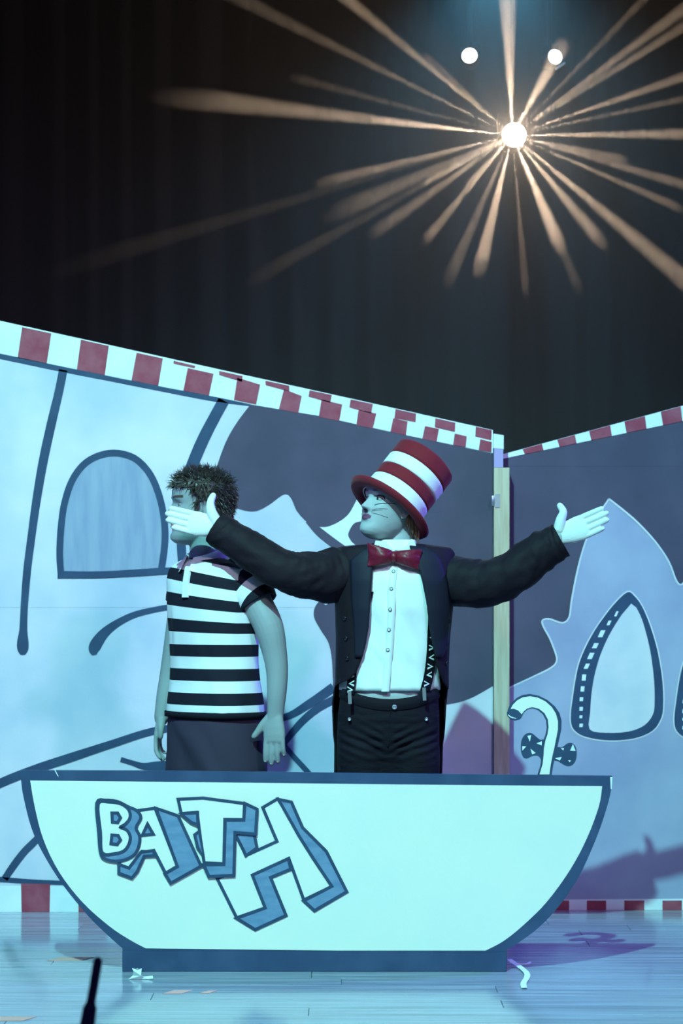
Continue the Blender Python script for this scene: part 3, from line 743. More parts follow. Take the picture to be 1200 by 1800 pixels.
# ------------------------------------------------------------------ person in the striped hat
YA = 8.25
A = thing('person', P(690, HZ+EYE*FPX/YA, YA), 'person in tall striped hat, black tailcoat and white gloves, arms spread wide', 'person')
Hc = P(685, 893, YA)
HMx = Matrix.Translation(Hc) @ Matrix.Rotation(R(-53), 4, 'Z') @ Matrix.Rotation(R(-17), 4, 'X')
hv, hf, HT = head_mesh(1.08, HMx)
sh = [(hv, hf)] + ear(HT, 1) + ear(HT, -1)
sh.append(tube([P(701, 905, YA+0.02), P(699, 940, YA+0.02), P(697, 985, YA+0.01)], [(0.058, 0.056), (0.054, 0.054), (0.066, 0.062)], 24, steps=3))
sh.append(tube([P(690, 985, YA), P(690, 1090, YA), P(688, 1200, YA), P(684, 1262, YA)], [(0.075, 0.13), (0.09, 0.14), (0.085, 0.125), (0.09, 0.14)], 24, steps=3))
LW, LE, LS = P(384, 930, 8.225), P(495, 1003, 8.17), P(620, 1005, 8.25)
RW, RE, RS = P(981, 945, 8.14), P(900, 1022, 8.17), P(775, 1010, 8.25)
sh.append(tube([LS, LE, LW], [0.045, 0.04, 0.026], 14, steps=3)); sh.append(tube([RS, RE, RW], [0.045, 0.04, 0.026], 14, steps=3))
fz = lambda px, y: V(((px-600)*YA/FPX, y, 0))
for px in (645, 727):
    b = fz(px, YA)
    sh.append(tube([P(px+ (8 if px < 680 else -8), 1270, YA), V((b.x, YA-0.01, 0.45)), V((b.x, YA+0.01, 0.08)), V((b.x, YA-0.08, 0.05))], [0.065, 0.045, 0.035, 0.03], 14, steps=3))
HI = HT.inverted()
def cat_paint(p):
    q = HI @ p
    if abs(q.x) < 0.10 and -0.13 < q.z < 0.12 and q.y < -0.04:
        x, y, z = q
        if (x/0.024)**2+((z+0.0575)/0.0105)**2 < 1 and y < -0.06: return (0.17, 0.06, 0.12)
        if abs(x) < 0.010 and -0.046 < z < -0.034: return (0.03, 0.03, 0.04)
        ex = abs(x)-0.031
        if abs(ex) < 0.017 and 0.012-0.02*abs(ex) < z-0.0*ex < 0.0165+0.1*ex: return (0.03, 0.025, 0.03)
        if -0.018 < ex < 0.024 and abs(z-(0.031+0.12*ex)) < 0.0028: return (0.20, 0.12, 0.08)
    return None
body = skin_body('body', sh, 0.0032, A, cat_paint, (0.38, 0.42, 0.44))
for sx in (-1, 1):
    ec = HT @ V((sx*0.031, -0.066 if sx > 0 else -0.058, 0.0055)); rt = HMx.to_3x3()
    e = mk('eye', ellipsoid(ec, (0.0135, 0.0125, 0.0105), rt), M['eye_white'], A, True)
    mk('iris', ellipsoid(HT @ V((sx*0.031-0.003, -0.0765 if sx > 0 else -0.0685, 0.006)), (0.006, 0.003, 0.006), rt), M['iris'], e, True)
    if sx > 0: mk('eyelid', ellipsoid(HT @ V((sx*0.031, -0.0655, 0.0105)), (0.0150, 0.0136, 0.0098), rt), M['eyelid'], e, True)
    lid = [HT @ V((sx*(0.031+0.0185*cos(R(a))), -0.0795+0.010*abs(cos(R(a)))**2+ (0.004 if cos(R(a)) > 0.8 else 0), 0.0065+0.0095*sin(R(a))+0.002*cos(R(a)))) for a in (-10, 10, 35, 65, 90, 115, 145, 170)]
    if sx > 0: mk('eyelash_line', tube(lid, [0.0016]*8, 6, steps=2), M['ink'], A, True)
# painted whiskers on the cheeks
from mathutils.bvhtree import BVHTree
bvh = BVHTree.FromPolygons([v.co for v in body.data.vertices], [list(p.vertices) for p in body.data.polygons])
def on_face(x, z):
    o_ = HT @ V((x, -0.30, z)); d_ = (HT.to_3x3() @ V((0, 1, 0))).normalized()
    h = bvh.ray_cast(o_-org(A), d_)
    return (h[0]+org(A)-d_*0.0008) if h[0] else None
for sx in (-1, 1):
    for (xa, za), (xb, zb), r in (((0.030, -0.018), (0.066, 0.002), 0.0013), ((0.024, -0.036), (0.058, -0.022), 0.0007), ((0.024, -0.044), (0.062, -0.048), 0.0007), ((0.022, -0.040), (0.050, -0.030), 0.0006)):
        pts = [on_face(sx*(xa+(xb-xa)*i/8), za+(zb-za)*i/8) for i in range(9)]
        pts = [p for p in pts if p is not None]
        if len(pts) > 3: mk('painted_whisker', tube(pts, [r]*len(pts), 6), M['ink'], A, True)

# hat
axm = Matrix.Translation(P(681, 896, YA+0.005)) @ Matrix.Rotation(R(-58), 4, 'Z') @ Matrix.Rotation(R(-41), 4, 'X') @ Matrix.Rotation(R(3), 4, 'Y')
hat = mk('top_hat', lathe([(0.112, 0.028), (0.113, 0.006), (0.119, 0.0), (0.132, -0.004), (0.149, -0.004), (0.160, 0.002), (0.166, 0.012), (0.164, 0.015), (0.157, 0.010), (0.147, 0.005), (0.131, 0.005), (0.121, 0.010), (0.1165, 0.026)], axm, 64), M['hat_red'], A, True)
zb0 = 0.008; bands = [(0.008, 0.076, 'hat_white'), (0.076, 0.124, 'hat_red'), (0.124, 0.172, 'hat_white'), (0.172, 0.232, 'hat_red')]
rz = lambda z: 0.1165-0.003*(z/0.22)+0.004*abs(z/0.22-0.4)
for i, (z0, z1, mm) in enumerate(bands):
    top = i == 3
    pr = [(rz(z0)-0.010, z0+0.001), (rz(z0), z0+0.001)] + [(rz(z0+(z1-z0)*k/5), z0+(z1-z0)*k/5) for k in range(1, 5)]
    pr += [(rz(z1), z1-0.001), (rz(z1)-0.010, z1-0.001)] if not top else [(rz(z1), z1-0.006), (rz(z1)-0.003, z1), (0.05, z1+0.002), (0.002, z1+0.002)]
    mk('hat_band', lathe(pr, axm, 64, top), M[mm], hat, True)
# wisps of hair under the hat
random.seed(5); hs = []
for i in range(70):
    a = random.random(); sx = 1
    base = V((0.070+0.004*random.random(), -0.012+0.085*a, 0.030-0.02*a))
    ln = 0.045+0.05*a+0.02*random.random()
    if a < 0.25: ln *= 0.55
    p1 = base+V((0.006, 0.004, -ln*0.5)); p2 = base+V((random.uniform(-0.004, 0.006), 0.006+0.012*a, -ln))
    hs.append(tube([HT @ base, HT @ p1, HT @ p2], [0.0022, 0.002, 0.0005], 5))
for i in range(60):
    a = random.uniform(-1, 1)
    base = V((0.06*a, 0.088-0.02*a*a, -0.01)); ln = random.uniform(0.05, 0.075)
    hs.append(tube([HT @ base, HT @ (base+V((0, 0.004, -ln*0.5))), HT @ (base+V((random.uniform(-.006, .006), -0.006, -ln)))], [0.003, 0.0025, 0.0006], 5))
mk('hair', join(*hs), M['brown_hair'], A, True)

# gloves
hl_, _, _ = hand(LW, P(286, 907, 8.23)-LW, (0.06, -1, 0.1), (0, 0, 1), 0.198, 1.12, (3, 3, 4, 5), -0.004,
                 ((0.012, 0.020, 0.006), (0.036, 0.050, 0.012), (0.046, 0.078, 0.010), (0.044, 0.104, 0.004)))
mk('glove', voxel(hl_, 0.0022, 3, 0.5), M['glove'], A, True)
hr_, _, _ = hand(RW, P(1077, 904, 8.12)-RW, (-0.1, -1, 0.05), (0, 0, 1), 0.198, 1.10, (4, 6, 7, 9), 0.0,
                 ((0.012, 0.022, 0.006), (0.030, 0.050, 0.012), (0.048, 0.070, 0.012), (0.046, 0.094, 0.006)))
mk('glove', voxel(hr_, 0.0022, 3, 0.5), M['glove'], A, True)

# shirt with collar, placket and buttons
shirt_rows = [(962, 696, 34, 0.052, 0.055), (972, 694, 58, 0.075, 0.08), (985, 692, 88, 0.100, 0.09), (1020, 691, 92, 0.122, 0.10), (1070, 690, 90, 0.128, 0.10), (1120, 688, 88, 0.118, 0.095), (1170, 686, 88, 0.116, 0.095), (1212, 684, 88, 0.122, 0.10)]
def shirt_disp(p, t):
    return 0.009*noise.noise(V((p.x*24+p.z*6, 3.0, p.z*8)))+0.005*noise.noise(V((p.x*50+p.z*40, 1.0, p.z*9)))
shr = shell_rows(dense(shirt_rows, 6), YA, 96, True, shirt_disp)
shirt = mk('shirt', loft(shr), M['shirt'], A, True)
def shirt_front(px, py, out=0.0):
    r = lerp_rows(shirt_rows, py); cx, hw, df, db = r
    s_ = max(-1, min(1, (px-cx)/hw)); s_ = math.copysign(abs(s_)**(1/0.85), s_); c_ = math.sqrt(max(0, 1-s_*s_))
    p = P(px, py, YA); p.y = YA-df*c_**0.85-out; return p
pl = [(692, 996), (688, 1030), (687, 1070), (685, 1110), (682, 1150), (679, 1185), (676, 1213)]
plv, plf = [], []
for (x, yv) in sm2(pl, 4, False):
    for dx, o_ in ((-7, 0.001), (-6.5, 0.006), (6, 0.006), (6.5, 0.001)): plv.append(shirt_front(x+dx, yv, o_))
k = len(plv)//4
for i in range(k-1):
    for j in range(3): plf.append([i*4+j, i*4+j+1, (i+1)*4+j+1, (i+1)*4+j])
mk('placket', (plv, plf), M['shirt'], shirt, True)
def disc(c, r, th, nrm=V((0, -1, 0)), n=16):
    q = nrm.to_track_quat('Z', 'Y').to_matrix().to_4x4()
    return lathe([(r, 0), (r, th*0.7), (r*0.8, th), (r*0.55, th*0.75), (0.0005, th*0.75)], Matrix.Translation(c) @ q, n, True)
for px, py in ((690, 1005), (686, 1035), (684, 1071), (682, 1106), (680, 1141)):
    b = mk('shirt_button', disc(shirt_front(px, py, 0.0065), 0.0062, 0.0025), M['dark_button'], shirt, True)
    mk('button_face', disc(shirt_front(px, py, 0.0085), 0.0046, 0.0012), M['button'], shirt, True)
for s, pts in ((-1, [(656, 962), (660, 950), (676, 951), (694, 968), (688, 973), (672, 966)]), (1, [(696, 969), (712, 960), (724, 947), (731, 958), (727, 966), (706, 974)])):
    fr = [P(x, yv, YA-0.088) for x, yv in pts]; bk_ = [V((p.x*1.0, p.y+0.018, p.z)) for p in fr]
    n_ = len(fr)
    mk('collar_wing', (fr+bk_, [list(range(n_)), list(range(2*n_-1, n_-1, -1))]+[[i, (i+1) % n_, n_+(i+1) % n_, n_+i] for i in range(n_)]), M['shirt'], shirt)
mk('collar_band', loft(shell_rows([(968, 696, 36, 0.088, 0.062), (960, 697, 35, 0.084, 0.06), (950, 698, 33, 0.074, 0.056), (949, 698, 31, 0.070, 0.052), (962, 697, 32, 0.07, 0.05)], YA, 48), True, False), M['shirt'], shirt, True)
mk('undershirt', loft(shell_rows([(1190, 684, 82, 0.108, 0.09), (1228, 684, 84, 0.110, 0.094), (1240, 684, 84, 0.108, 0.094)], YA, 48)), M['undershirt'], A, True)

# bow tie
def wing(c, d, l, h0, h1, tilt):
    rings = []
    for i in range(9):
        t = i/8; hh = h0+(h1-h0)*(t**0.7); th = 0.010+0.016*sin(pi*min(1, t*1.05))
        cc = c+V((d*l*t, -0.006*sin(pi*t), tilt*l*t)); rg = []
        for j in range(20):
            a = 2*pi*j/20
            pinch = 1-0.25*abs(sin(a))*cos(3*a)*t
            rg.append(cc+V((0.010*sin(a)*sin(a)*d*t, -th*cos(a)*pinch-0.004*cos(5*a)*t, hh/2*sin(a))))
        rings.append(rg)
    return loft(rings)
bc = P(692, 979, YA-0.118)
bow = mk('bow_tie', ellipsoid(bc+V((0, -0.006, 0)), (0.016, 0.018, 0.020)), M['bow'], A, True)
mk('bow_wing', wing(bc, -1, 0.082, 0.036, 0.084, 0.08), M['bow'], bow, True)
mk('bow_wing', wing(bc, 1, 0.086, 0.036, 0.074, -0.12), M['bow'], bow, True)

# braces (suspenders)
for pts, wd in (([(757, 1030), (759, 1080), (758, 1120), (756, 1155), (752, 1185), (745, 1212)], 18), ([(648, 1040), (628, 1120), (620, 1170), (617, 1200), (614, 1218)], 15)):
    q = sm2(pts, 4, False); lv, lf = [], []
    for x, yv in q:
        for dx, o_ in ((-wd/2, 0.006), (-wd/2, 0.009), (wd/2, 0.009), (wd/2, 0.006)):
            p = shirt_front(max(605, min(768, x+dx)), min(yv, 1212), o_); p.z = P(0, yv, YA).z; lv.append(p)
    for i in range(len(q)-1):
        for j in range(4): lf.append([i*4+j, i*4+(j+1) % 4, (i+1)*4+(j+1) % 4, (i+1)*4+j])
    br = mk('suspender', (lv, lf), M['dark_button'], A)
    for i in range(2, len(q)-2, 2):                                             # white zigzag print
        x, yv = q[i]; s = 1 if i % 4 else -1
        a, b2, c_ = (x-5*s, yv-6), (x+5*s, yv), (x-5*s, yv+5)
        zz = [(a[0], a[1]), (b2[0], b2[1]), (c_[0], c_[1]), (c_[0], c_[1]-3.5), (b2[0]-3.5*s, b2[1]-0.5), (a[0], a[1]+2)]
        f0 = [shirt_front(max(605, min(768, u)), min(v_, 1212), 0.0096)+V((0, 0, P(0, v_, YA).z-P(0, min(v_, 1212), YA).z)) for u, v_ in zz]
        f1 = [p+V((0, 0.0006, 0)) for p in f0]; n_ = len(f0)
        mk('zigzag_print', (f0+f1, [list(range(n_)), list(range(2*n_-1, n_-1, -1))]+[[i2, (i2+1) % n_, n_+(i2+1) % n_, n_+i2] for i2 in range(n_)]), M['shirt'], br)
    x, yv = pts[-1]; p = P(x, yv+8, YA-0.128)
    mk('suspender_clip', bar(p+V((0, 0, 0.022)), p+V((0.002, 0, -0.022)), 0.012, 0.006), M['steel'], br)

# trousers
def leg_path(px, inner): return [P(px+inner, 1290, YA), P(px+inner*0.5, 1345, YA-0.005), V(((px-600)*YA/FPX, YA-0.012, 0.45)), V(((px-600)*YA/FPX, YA+0.012, 0.07))]
hip = loft(shell_rows(dense([(1222, 684, 84, 0.118, 0.10), (1236, 684, 86, 0.121, 0.105), (1262, 683, 89, 0.121, 0.115), (1295, 682, 90, 0.112, 0.118), (1322, 682, 90, 0.098, 0.112), (1340, 682, 88, 0.088, 0.10), (1372, 682, 50, 0.075, 0.085)], 3), YA, 64))
tr_parts = [hip, tube(leg_path(637, 4), [(0.100, 0.090), (0.098, 0.094), (0.068, 0.066), (0.058, 0.055)], 28, steps=6), tube(leg_path(728, -4), [(0.100, 0.090), (0.098, 0.094), (0.068, 0.066), (0.058, 0.055)], 28, steps=6)]
tv, tf = voxel(tr_parts, 0.006, 3, 0.5)
def jean_wr(p):                                                                  # creases fanning from the crotch
    c = P(680, 1318, YA); dx, dz = p.x-c.x, p.z-c.z
    if p.y > YA or dz < -0.05 or dz > 0.13: return 0
    wv_ = dz-0.42*abs(dx)+0.012*noise.noise(V((p.x*9, 2, p.z*9)))
    env = math.exp(-((dz-0.035)/0.05)**2)*min(1, abs(dx)/0.03)
    return 0.0045*sin(2*pi*wv_/0.030)*env+0.004*noise.noise(V((p.x*9, 0, p.z*50)))
def dip(p):
    py = HZ-(p.z-EYE)*FPX/YA
    if py > 1275 or p.y > YA+0.05: return V((0, 0, 0))
    k_ = min(1, (1275-py)/35)
    return V((0, 0, k_*(-0.010+0.040*min(1.1, abs(p.x-P(684, 0, YA).x)/0.17)**2)))
tv = [p+V((0, -jean_wr(p), 0))+dip(p) for p in tv]
trs = mk('trousers', (tv, tf), M['jeans'], A, True)
wb_rows = [(1221, 684, 86, 0.1195, 0.104), (1223, 684, 87.5, 0.1225, 0.107), (1240, 684, 89, 0.1265, 0.110), (1242, 684, 87, 0.122, 0.107)]
wv, wf = loft(shell_rows(wb_rows, YA, 64), True, False)
mk('waistband', ([p+dip(p) for p in wv], wf), M['jeans'], trs, True)
mk('waist_button', disc(P(693, 1243, YA-0.1275)+V((0, 0, 0)), 0.0085, 0.004), M['steel'], trs, True)
for px, py in ((614, 1264), (749, 1264)): mk('rivet', disc(P(px, py, YA-0.094), 0.006, 0.008), M['steel'], trs, True)
mk('fly_seam', bar(P(686, 1250, YA-0.124), P(681, 1312, YA-0.108), 0.004, 0.004), M['jeans'], trs)
for px in (637, 728):
    x = (px-600)*YA/FPX
    mk('shoe', voxel([tube([V((x, YA+0.06, 0.045)), V((x, YA-0.02, 0.052)), V((x, YA-0.12, 0.038)), V((x, YA-0.19, 0.032))], [(0.045, 0.036), (0.05, 0.040), (0.038, 0.046), (0.030, 0.040)], 20, (0, 0, 1), steps=4),
                      box(x-0.042, x+0.042, YA-0.20, YA+0.09, 0.0015, 0.014)], 0.006, 2), M['shoe'], A, True)

# tailcoat
jr = [(956, 694, 42, 0.070, 0.085), (959, 694, 72, 0.086, 0.092), (963, 694, 96, 0.094, 0.098), (970, 694, 103, 0.102, 0.102), (985, 694, 104, 0.118, 0.108), (1020, 694, 103, 0.138, 0.116), (1070, 693, 102, 0.144, 0.116),
      (1120, 691, 99, 0.136, 0.112), (1165, 689, 98, 0.134, 0.112), (1200, 688, 98, 0.138, 0.118), (1240, 684, 101, 0.13, 0.128), (1300, 682, 104, 0.12, 0.140), (1370, 681, 105, 0.10, 0.146), (1480, 681, 104, 0.08, 0.15)]
eL = [(956, 668), (985, 654), (1020, 652), (1060, 649), (1100, 647), (1130, 642), (1150, 637), (1165, 632), (1180, 626), (1194, 613), (1200, 598), (1206, 590)]
eR = [(956, 716), (985, 729), (1020, 740), (1060, 748), (1095, 752), (1130, 757), (1150, 761), (1165, 764), (1180, 770), (1194, 776), (1204, 781), (1210, 786)]
def t_edge(px, cx, hw):
    s_ = max(-0.999, min(0.999, (px-cx)/hw)); s_ = math.copysign(abs(s_)**(1/0.85), s_); return math.asin(max(-1, min(1, s_)))
def jp(py, t, out=0.0):
    cx, hw, df, db = lerp_rows(jr, py); c = P(cx, py, YA); h = hw*YA/FPX
    s_, c_ = sin(t), cos(t); d = df if c_ > 0 else db
    p = V((c.x+h*math.copysign(abs(s_)**0.85, s_), YA-d*math.copysign(abs(c_)**0.85, c_), c.z))
    return p+V((s_, -c_, 0))*(out+0.004*noise.noise(V((p.x*14, p.y*14, p.z*5)))*(1 if py < 1195 else 2))
def j_edges(py):
    cx, hw, df, db = lerp_rows(jr, py)
    if py <= 1206: tl = t_edge(lerp_rows(eL, py)[0], cx, hw)
    else: tl = -R(min(118, 92+(py-1206)*0.25))
    if py <= 1210: trr = t_edge(lerp_rows(eR, py)[0], cx, hw)
    else: trr = R(min(118, 92+(py-1210)*0.25))
    return tl, trr
pys = [956, 958, 960, 963, 967, 972, 980]+list(range(990, 1180, 8))+[1180, 1184, 1188, 1192, 1196, 1200, 1203, 1206, 1209, 1213, 1220]+list(range(1235, 1481, 15))
nJ = 72; jo, ji = [], []
for py in pys:
    tl, trr = j_edges(py)
    ts = [trr+(2*pi+tl-trr)*i/nJ for i in range(nJ+1)]
    jo.append([jp(py, t, 0.004) for t in ts]); ji.append([jp(py, t, -0.002) for t in ts])
vo, fo = loft(jo, False, False); vi, fi = loft(ji, False, False)
k = len(vo); n1 = nJ+1; fs = fo+[[i+k for i in q] for q in fi]
for r_ in range(len(pys)-1):
    for j in (0, nJ): fs.append([r_*n1+j, (r_+1)*n1+j, k+(r_+1)*n1+j, k+r_*n1+j])
for j in range(nJ):
    for r_ in (0, len(pys)-1): fs.append([r_*n1+j, r_*n1+j+1, k+r_*n1+j+1, k+r_*n1+j])
jk = mk('tailcoat', (vo+vi, fs), M['jacket'], A, True)
# satin lapels
for side, wl in ((-1, [(962, 20), (985, 37), (1010, 36), (1050, 32), (1100, 24), (1140, 15), (1165, 7)]), (1, [(962, 24), (975, 40), (1000, 42), (1050, 40), (1100, 34), (1130, 27), (1150, 14), (1160, 6)])):
    a_, b_ = [], []
    pl_ = list(range(962, 1160, 6))
    for py in pl_:
        cx, hw, df, db = lerp_rows(jr, py); e = lerp_rows(eL if side < 0 else eR, py)[0]; wd = lerp_rows(wl, py)[0]
        ra, rb = [], []
        for i in range(9):
            px = e+side*(wd*i/8-1)
            t = t_edge(px, cx, hw); bulge = 0.005+0.002*sin(pi*i/8)
            ra.append(jp(py, t, 0.004+bulge)); rb.append(jp(py, t, 0.002))
        a_.append(ra); b_.append(rb)
    v1, f1 = loft(a_, False, False); v2, f2 = loft(b_, False, False); k = len(v1); n1 = 9
    fs = f1+[[i+k for i in q] for q in f2]
    for r_ in range(len(pl_)-1):
        for j in (0, 8): fs.append([r_*n1+j, (r_+1)*n1+j, k+(r_+1)*n1+j, k+r_*n1+j])
    for j in range(8):
        for r_ in (0, len(pl_)-1): fs.append([r_*n1+j, r_*n1+j+1, k+r_*n1+j+1, k+r_*n1+j])
    mk('lapel', (v1+v2, fs), M['lapel'], jk, True)
for px, py in ((608, 1086), (611, 1121), (613, 1156), (784, 1092), (780, 1131), (781, 1165)):
    cx, hw, df, db = lerp_rows(jr, py); t = t_edge(px, cx, hw); p = jp(py, t, 0.004)
    b = mk('coat_button', disc(p, 0.0085, 0.006, V((sin(t), -cos(t), 0))), M['dark_button'], jk, True)
# sleeves
def wr_sleeve(seed):
    return lambda u, th: 0.07*noise.noise(V((u*9+seed, cos(th)*1.3, sin(th)*1.3)))+0.06*noise.noise(V((u*16+2.5*sin(th), cos(th)*1.6+seed, sin(th)*1.6)))+0.045*noise.noise(V((u*34+3*sin(th+1), cos(th)*1.2+seed, sin(th)*2.2)))+0.02*sin(u*46+3*sin(th+seed))*(1-abs(2*u-1))
mk('sleeve', tube([P(628, 1006, 8.26), P(596, 1010, 8.24), P(545, 1012, 8.195), P(497, 1002, 8.17), P(440, 968, 8.19), P(400, 941, 8.215), P(380, 928, 8.225)],
                  [(0.085, 0.086), (0.092, 0.097), (0.082, 0.082), (0.072, 0.071), (0.066, 0.065), (0.062, 0.062), (0.058, 0.062)], 44, (0, -1, 0), (0.05, 0.75), wr_sleeve(2.3), 16, True), M['jacket'], jk, True)
mk('sleeve', tube([P(762, 1012, 8.26), P(795, 1020, 8.24), P(850, 1026, 8.20), P(900, 1008, 8.17), P(945, 975, 8.15), P(972, 957, 8.143), P(986, 949, 8.14)],
                  [(0.078, 0.082), (0.084, 0.090), (0.080, 0.082), (0.075, 0.076), (0.070, 0.070), (0.062, 0.064), (0.058, 0.063)], 44, (0, -1, 0), (0.05, 0.75), wr_sleeve(7.7), 16, True), M['jacket'], jk, True)

# ------------------------------------------------------------------ person in the striped polo shirt
YB = 8.42
SB = FPX/YB
B = thing('person', P(380, HZ+EYE*FPX/YB, YB), 'person in black and white striped polo shirt whose face is covered by a gloved hand', 'person')
bz = lambda py: EYE+(HZ-py)/SB
RB = Matrix.Rotation(R(-45), 3, 'Z')
def bl(x, y, z, cx=378):                       # body frame (x to his left, y backwards) -> world
    p = RB @ V((x, y, 0)); return V(((cx-600)/SB+p.x, YB+p.y, z))
HBc = P(352, 894, YB); HBx = Matrix.Translation(HBc) @ Matrix.Rotation(R(-78), 4, 'Z') @ Matrix.Rotation(R(-3), 4, 'X')
hbv, hbf, HBT = head_mesh(1.13, HBx)
shb = [(hbv, hbf)] + ear(HBT, 1) + ear(HBT, -1)
shb.append(tube([P(364, 915, YB+0.0), P(362, 955, YB), P(366, 1000, YB)], [(0.058, 0.060), (0.056, 0.058), (0.072, 0.072)], 24, steps=3))
def bloft(rows, n=72, disp=None, expo=0.85):
    rings = []
    for py, cx, hw, df, db in rows:
        rg = []
        for j in range(n):
            t = 2*pi*j/n; s_, c_ = sin(t), cos(t); d = df if c_ > 0 else db
            e = disp(py, t) if disp else 0
            rg.append(bl((hw+e)*math.copysign(abs(s_)**expo, s_), -(d+e)*math.copysign(abs(c_)**expo, c_), bz(py), cx))
        rings.append(rg)
    return rings
shb.append(loft(bloft([(992, 376, 0.10, 0.06, 0.06), (1040, 376, 0.155, 0.09, 0.09), (1150, 378, 0.14, 0.085, 0.085), (1260, 380, 0.155, 0.10, 0.10), (1300, 380, 0.15, 0.10, 0.10)], 32)))
# near arm (his left) and far arm
NW = P(484, 1256, 8.25)
near = [P(432, 1020, 8.33), P(452, 1060, 8.295), P(472, 1102, 8.27), P(483, 1150, 8.265), P(487, 1185, 8.26), P(486, 1222, 8.255), NW, P(483, 1280, 8.245)]
shb.append(tube(near, [0.055, 0.054, 0.052, 0.043, 0.038, 0.034, (0.022, 0.0285), (0.014, 0.029)], 20, steps=4))
FW = P(284, 1262, 8.55)
far = [P(326, 1025, 8.55), P(318, 1080, 8.57), P(307, 1140, 8.58), P(299, 1185, 8.58), P(291, 1225, 8.565), FW]
shb.append(tube(far, [0.05, 0.049, 0.042, 0.038, 0.034, 0.0275], 20, steps=4))
hn_, tips1, fr1 = hand(NW, P(480, 1345, 8.22)-NW, (0.35, 1, 0), (-1, 0, 0), 0.184, 1.10, (7, 7, 9, 12), 0.03,
                 ((0.012, 0.020, 0.004), (0.038, 0.046, 0.002), (0.062, 0.064, 0.000), (0.080, 0.078, -0.002)))
hf_, tips2, fr2 = hand(FW, P(270, 1340, 8.53)-FW, (0.9, -0.15, 0), (0.35, -1, 0), 0.172, 0.98, (18, 20, 22, 24), 0.0,
                 ((0.012, 0.018, 0.006), (0.038, 0.036, 0.014), (0.060, 0.040, 0.018), (0.078, 0.038, 0.020)))
shb += hn_+hf_
for sx in (-0.095, 0.095):
    shb.append(tube([bl(sx, 0, bz(1300)), bl(sx, -0.01, 0.48), bl(sx, 0.015, 0.28), bl(sx, 0.01, 0.07), bl(sx, -0.08, 0.045)], [0.07, 0.055, 0.055, 0.038, 0.035], 16, steps=4))
def boy_paint(p):
    q = HBT.inverted() @ p if abs(p.z-HBc.z) < 0.2 else None
    if q and q.y < -0.05 and abs(q.x) < 0.09:
        if abs(q.x) < 0.021-0.25*abs(q.z+0.057) and -0.067 < q.z < -0.047: return (0.48, 0.24, 0.20)
        ex = abs(q.x)-0.031
        if -0.018 < ex < 0.024 and abs(q.z-(0.031+0.06*ex)) < 0.0035: return (0.08, 0.05, 0.04)
    return None
HBI = HBT.inverted()
skin_body('body', shb, 0.0034, B, boy_paint, (0.31, 0.335, 0.35))
for sx in (-1, 1):
    e = mk('eye', ellipsoid(HBT @ V((sx*0.031, -0.061, 0.0055)), (0.0135, 0.0125, 0.0105), HBx.to_3x3()), M['eye_white'], B, True)
    mk('iris', ellipsoid(HBT @ V((sx*0.031, -0.0722, 0.006)), (0.006, 0.003, 0.006), HBx.to_3x3()), M['iris'], e, True)
    mk('eyelid', ellipsoid(HBT @ V((sx*0.031, -0.0620, 0.0065)), (0.0150, 0.0140, 0.0105), HBx.to_3x3()), M['eyelid'], e, True)
for (tp, td), fr_ in [(t, fr1) for t in tips1]+[(t, fr2) for t in tips2]:
    nn = -fr_[1]
    mk('fingernail', ellipsoid(tp+nn*0.0052+td*0.001, (0.0042, 0.0042, 0.0042), None, 10, 6), M['nail'], B, True)

# hair: cap and tufts
random.seed(11)
nrm_c = V((0, 0.005, 0.02))
def is_hair(q):
    x, y, z = q
    if y < -0.045: return z > 0.058+0.25*max(0, -y-0.07)
    if y < -0.012: return z > 0.030+0.5*(-0.012-y)*0.8 or (z > -0.02 and y > -0.028 and abs(x) > 0.05)
    if y < 0.03: return z > 0.022
    return z > -0.062+0.1*max(0, 0.07-y)
loc_v = [HBI @ p for p in hbv]; keep = [is_hair(q) for q in loc_v]
cap_idx = {}; cv, cf = [], []
for q in hbf:
    if all(keep[i] for i in q):
        ff = []
        for i in q:
            if i not in cap_idx:
                d = (loc_v[i]-nrm_c).normalized()
                cap_idx[i] = len(cv); cv.append(HBT @ (loc_v[i]+d*(0.009+0.004*noise.noise(loc_v[i]*60))))
            ff.append(cap_idx[i])
        cf.append(ff)
base_i = [i for i in range(len(loc_v)) if keep[i] and i < 85*96]
hs = [(cv, cf)]
def strand(p0, d0, ln, r0, bendv):
    t = d0.normalized(); a = t.orthogonal().normalized(); b = t.cross(a)
    p1 = p0+t*ln*0.5; p2 = p1+(t+bendv).normalized()*ln*0.5
    vs = []
    for p, r_ in ((p0, r0), (p1, r0*0.8)):
        for k_ in range(3): vs.append(p+a*(r_*cos(2*pi*k_/3))+b*(r_*sin(2*pi*k_/3)))
    vs.append(p2)
    return vs, [[0, 1, 4, 3], [1, 2, 5, 4], [2, 0, 3, 5], [3, 4, 6], [4, 5, 6], [5, 3, 6]]
for s in range(3400):
    q = loc_v[random.choice(base_i)]
    d = (q-nrm_c).normalized()
    flow = V((0.25*d.x, -0.15+0.9*max(0, q.y*8), -0.5-0.6*max(0, q.y*10))) if q.z < 0.075 else V((random.uniform(-.5, .5), random.uniform(-.8, .5), 0.25))
    dd = (d*0.55+flow*0.75+V((random.gauss(0, .32), random.gauss(0, .32), random.gauss(0, .25))))
    if dd.dot(d) < 0.1: dd += d*0.4
    ln = random.uniform(0.018, 0.036)*(1.25 if q.z > 0.07 else 0.9)
    R3 = HBT.to_3x3()
    hs.append(strand(HBT @ (q+d*0.006), R3 @ dd, ln, random.uniform(0.0011, 0.0019), R3 @ V((random.gauss(0, .4), random.gauss(0, .4), random.gauss(-.15, .4)))))
mk('hair', join(*hs), M['dark_hair'], B, False)

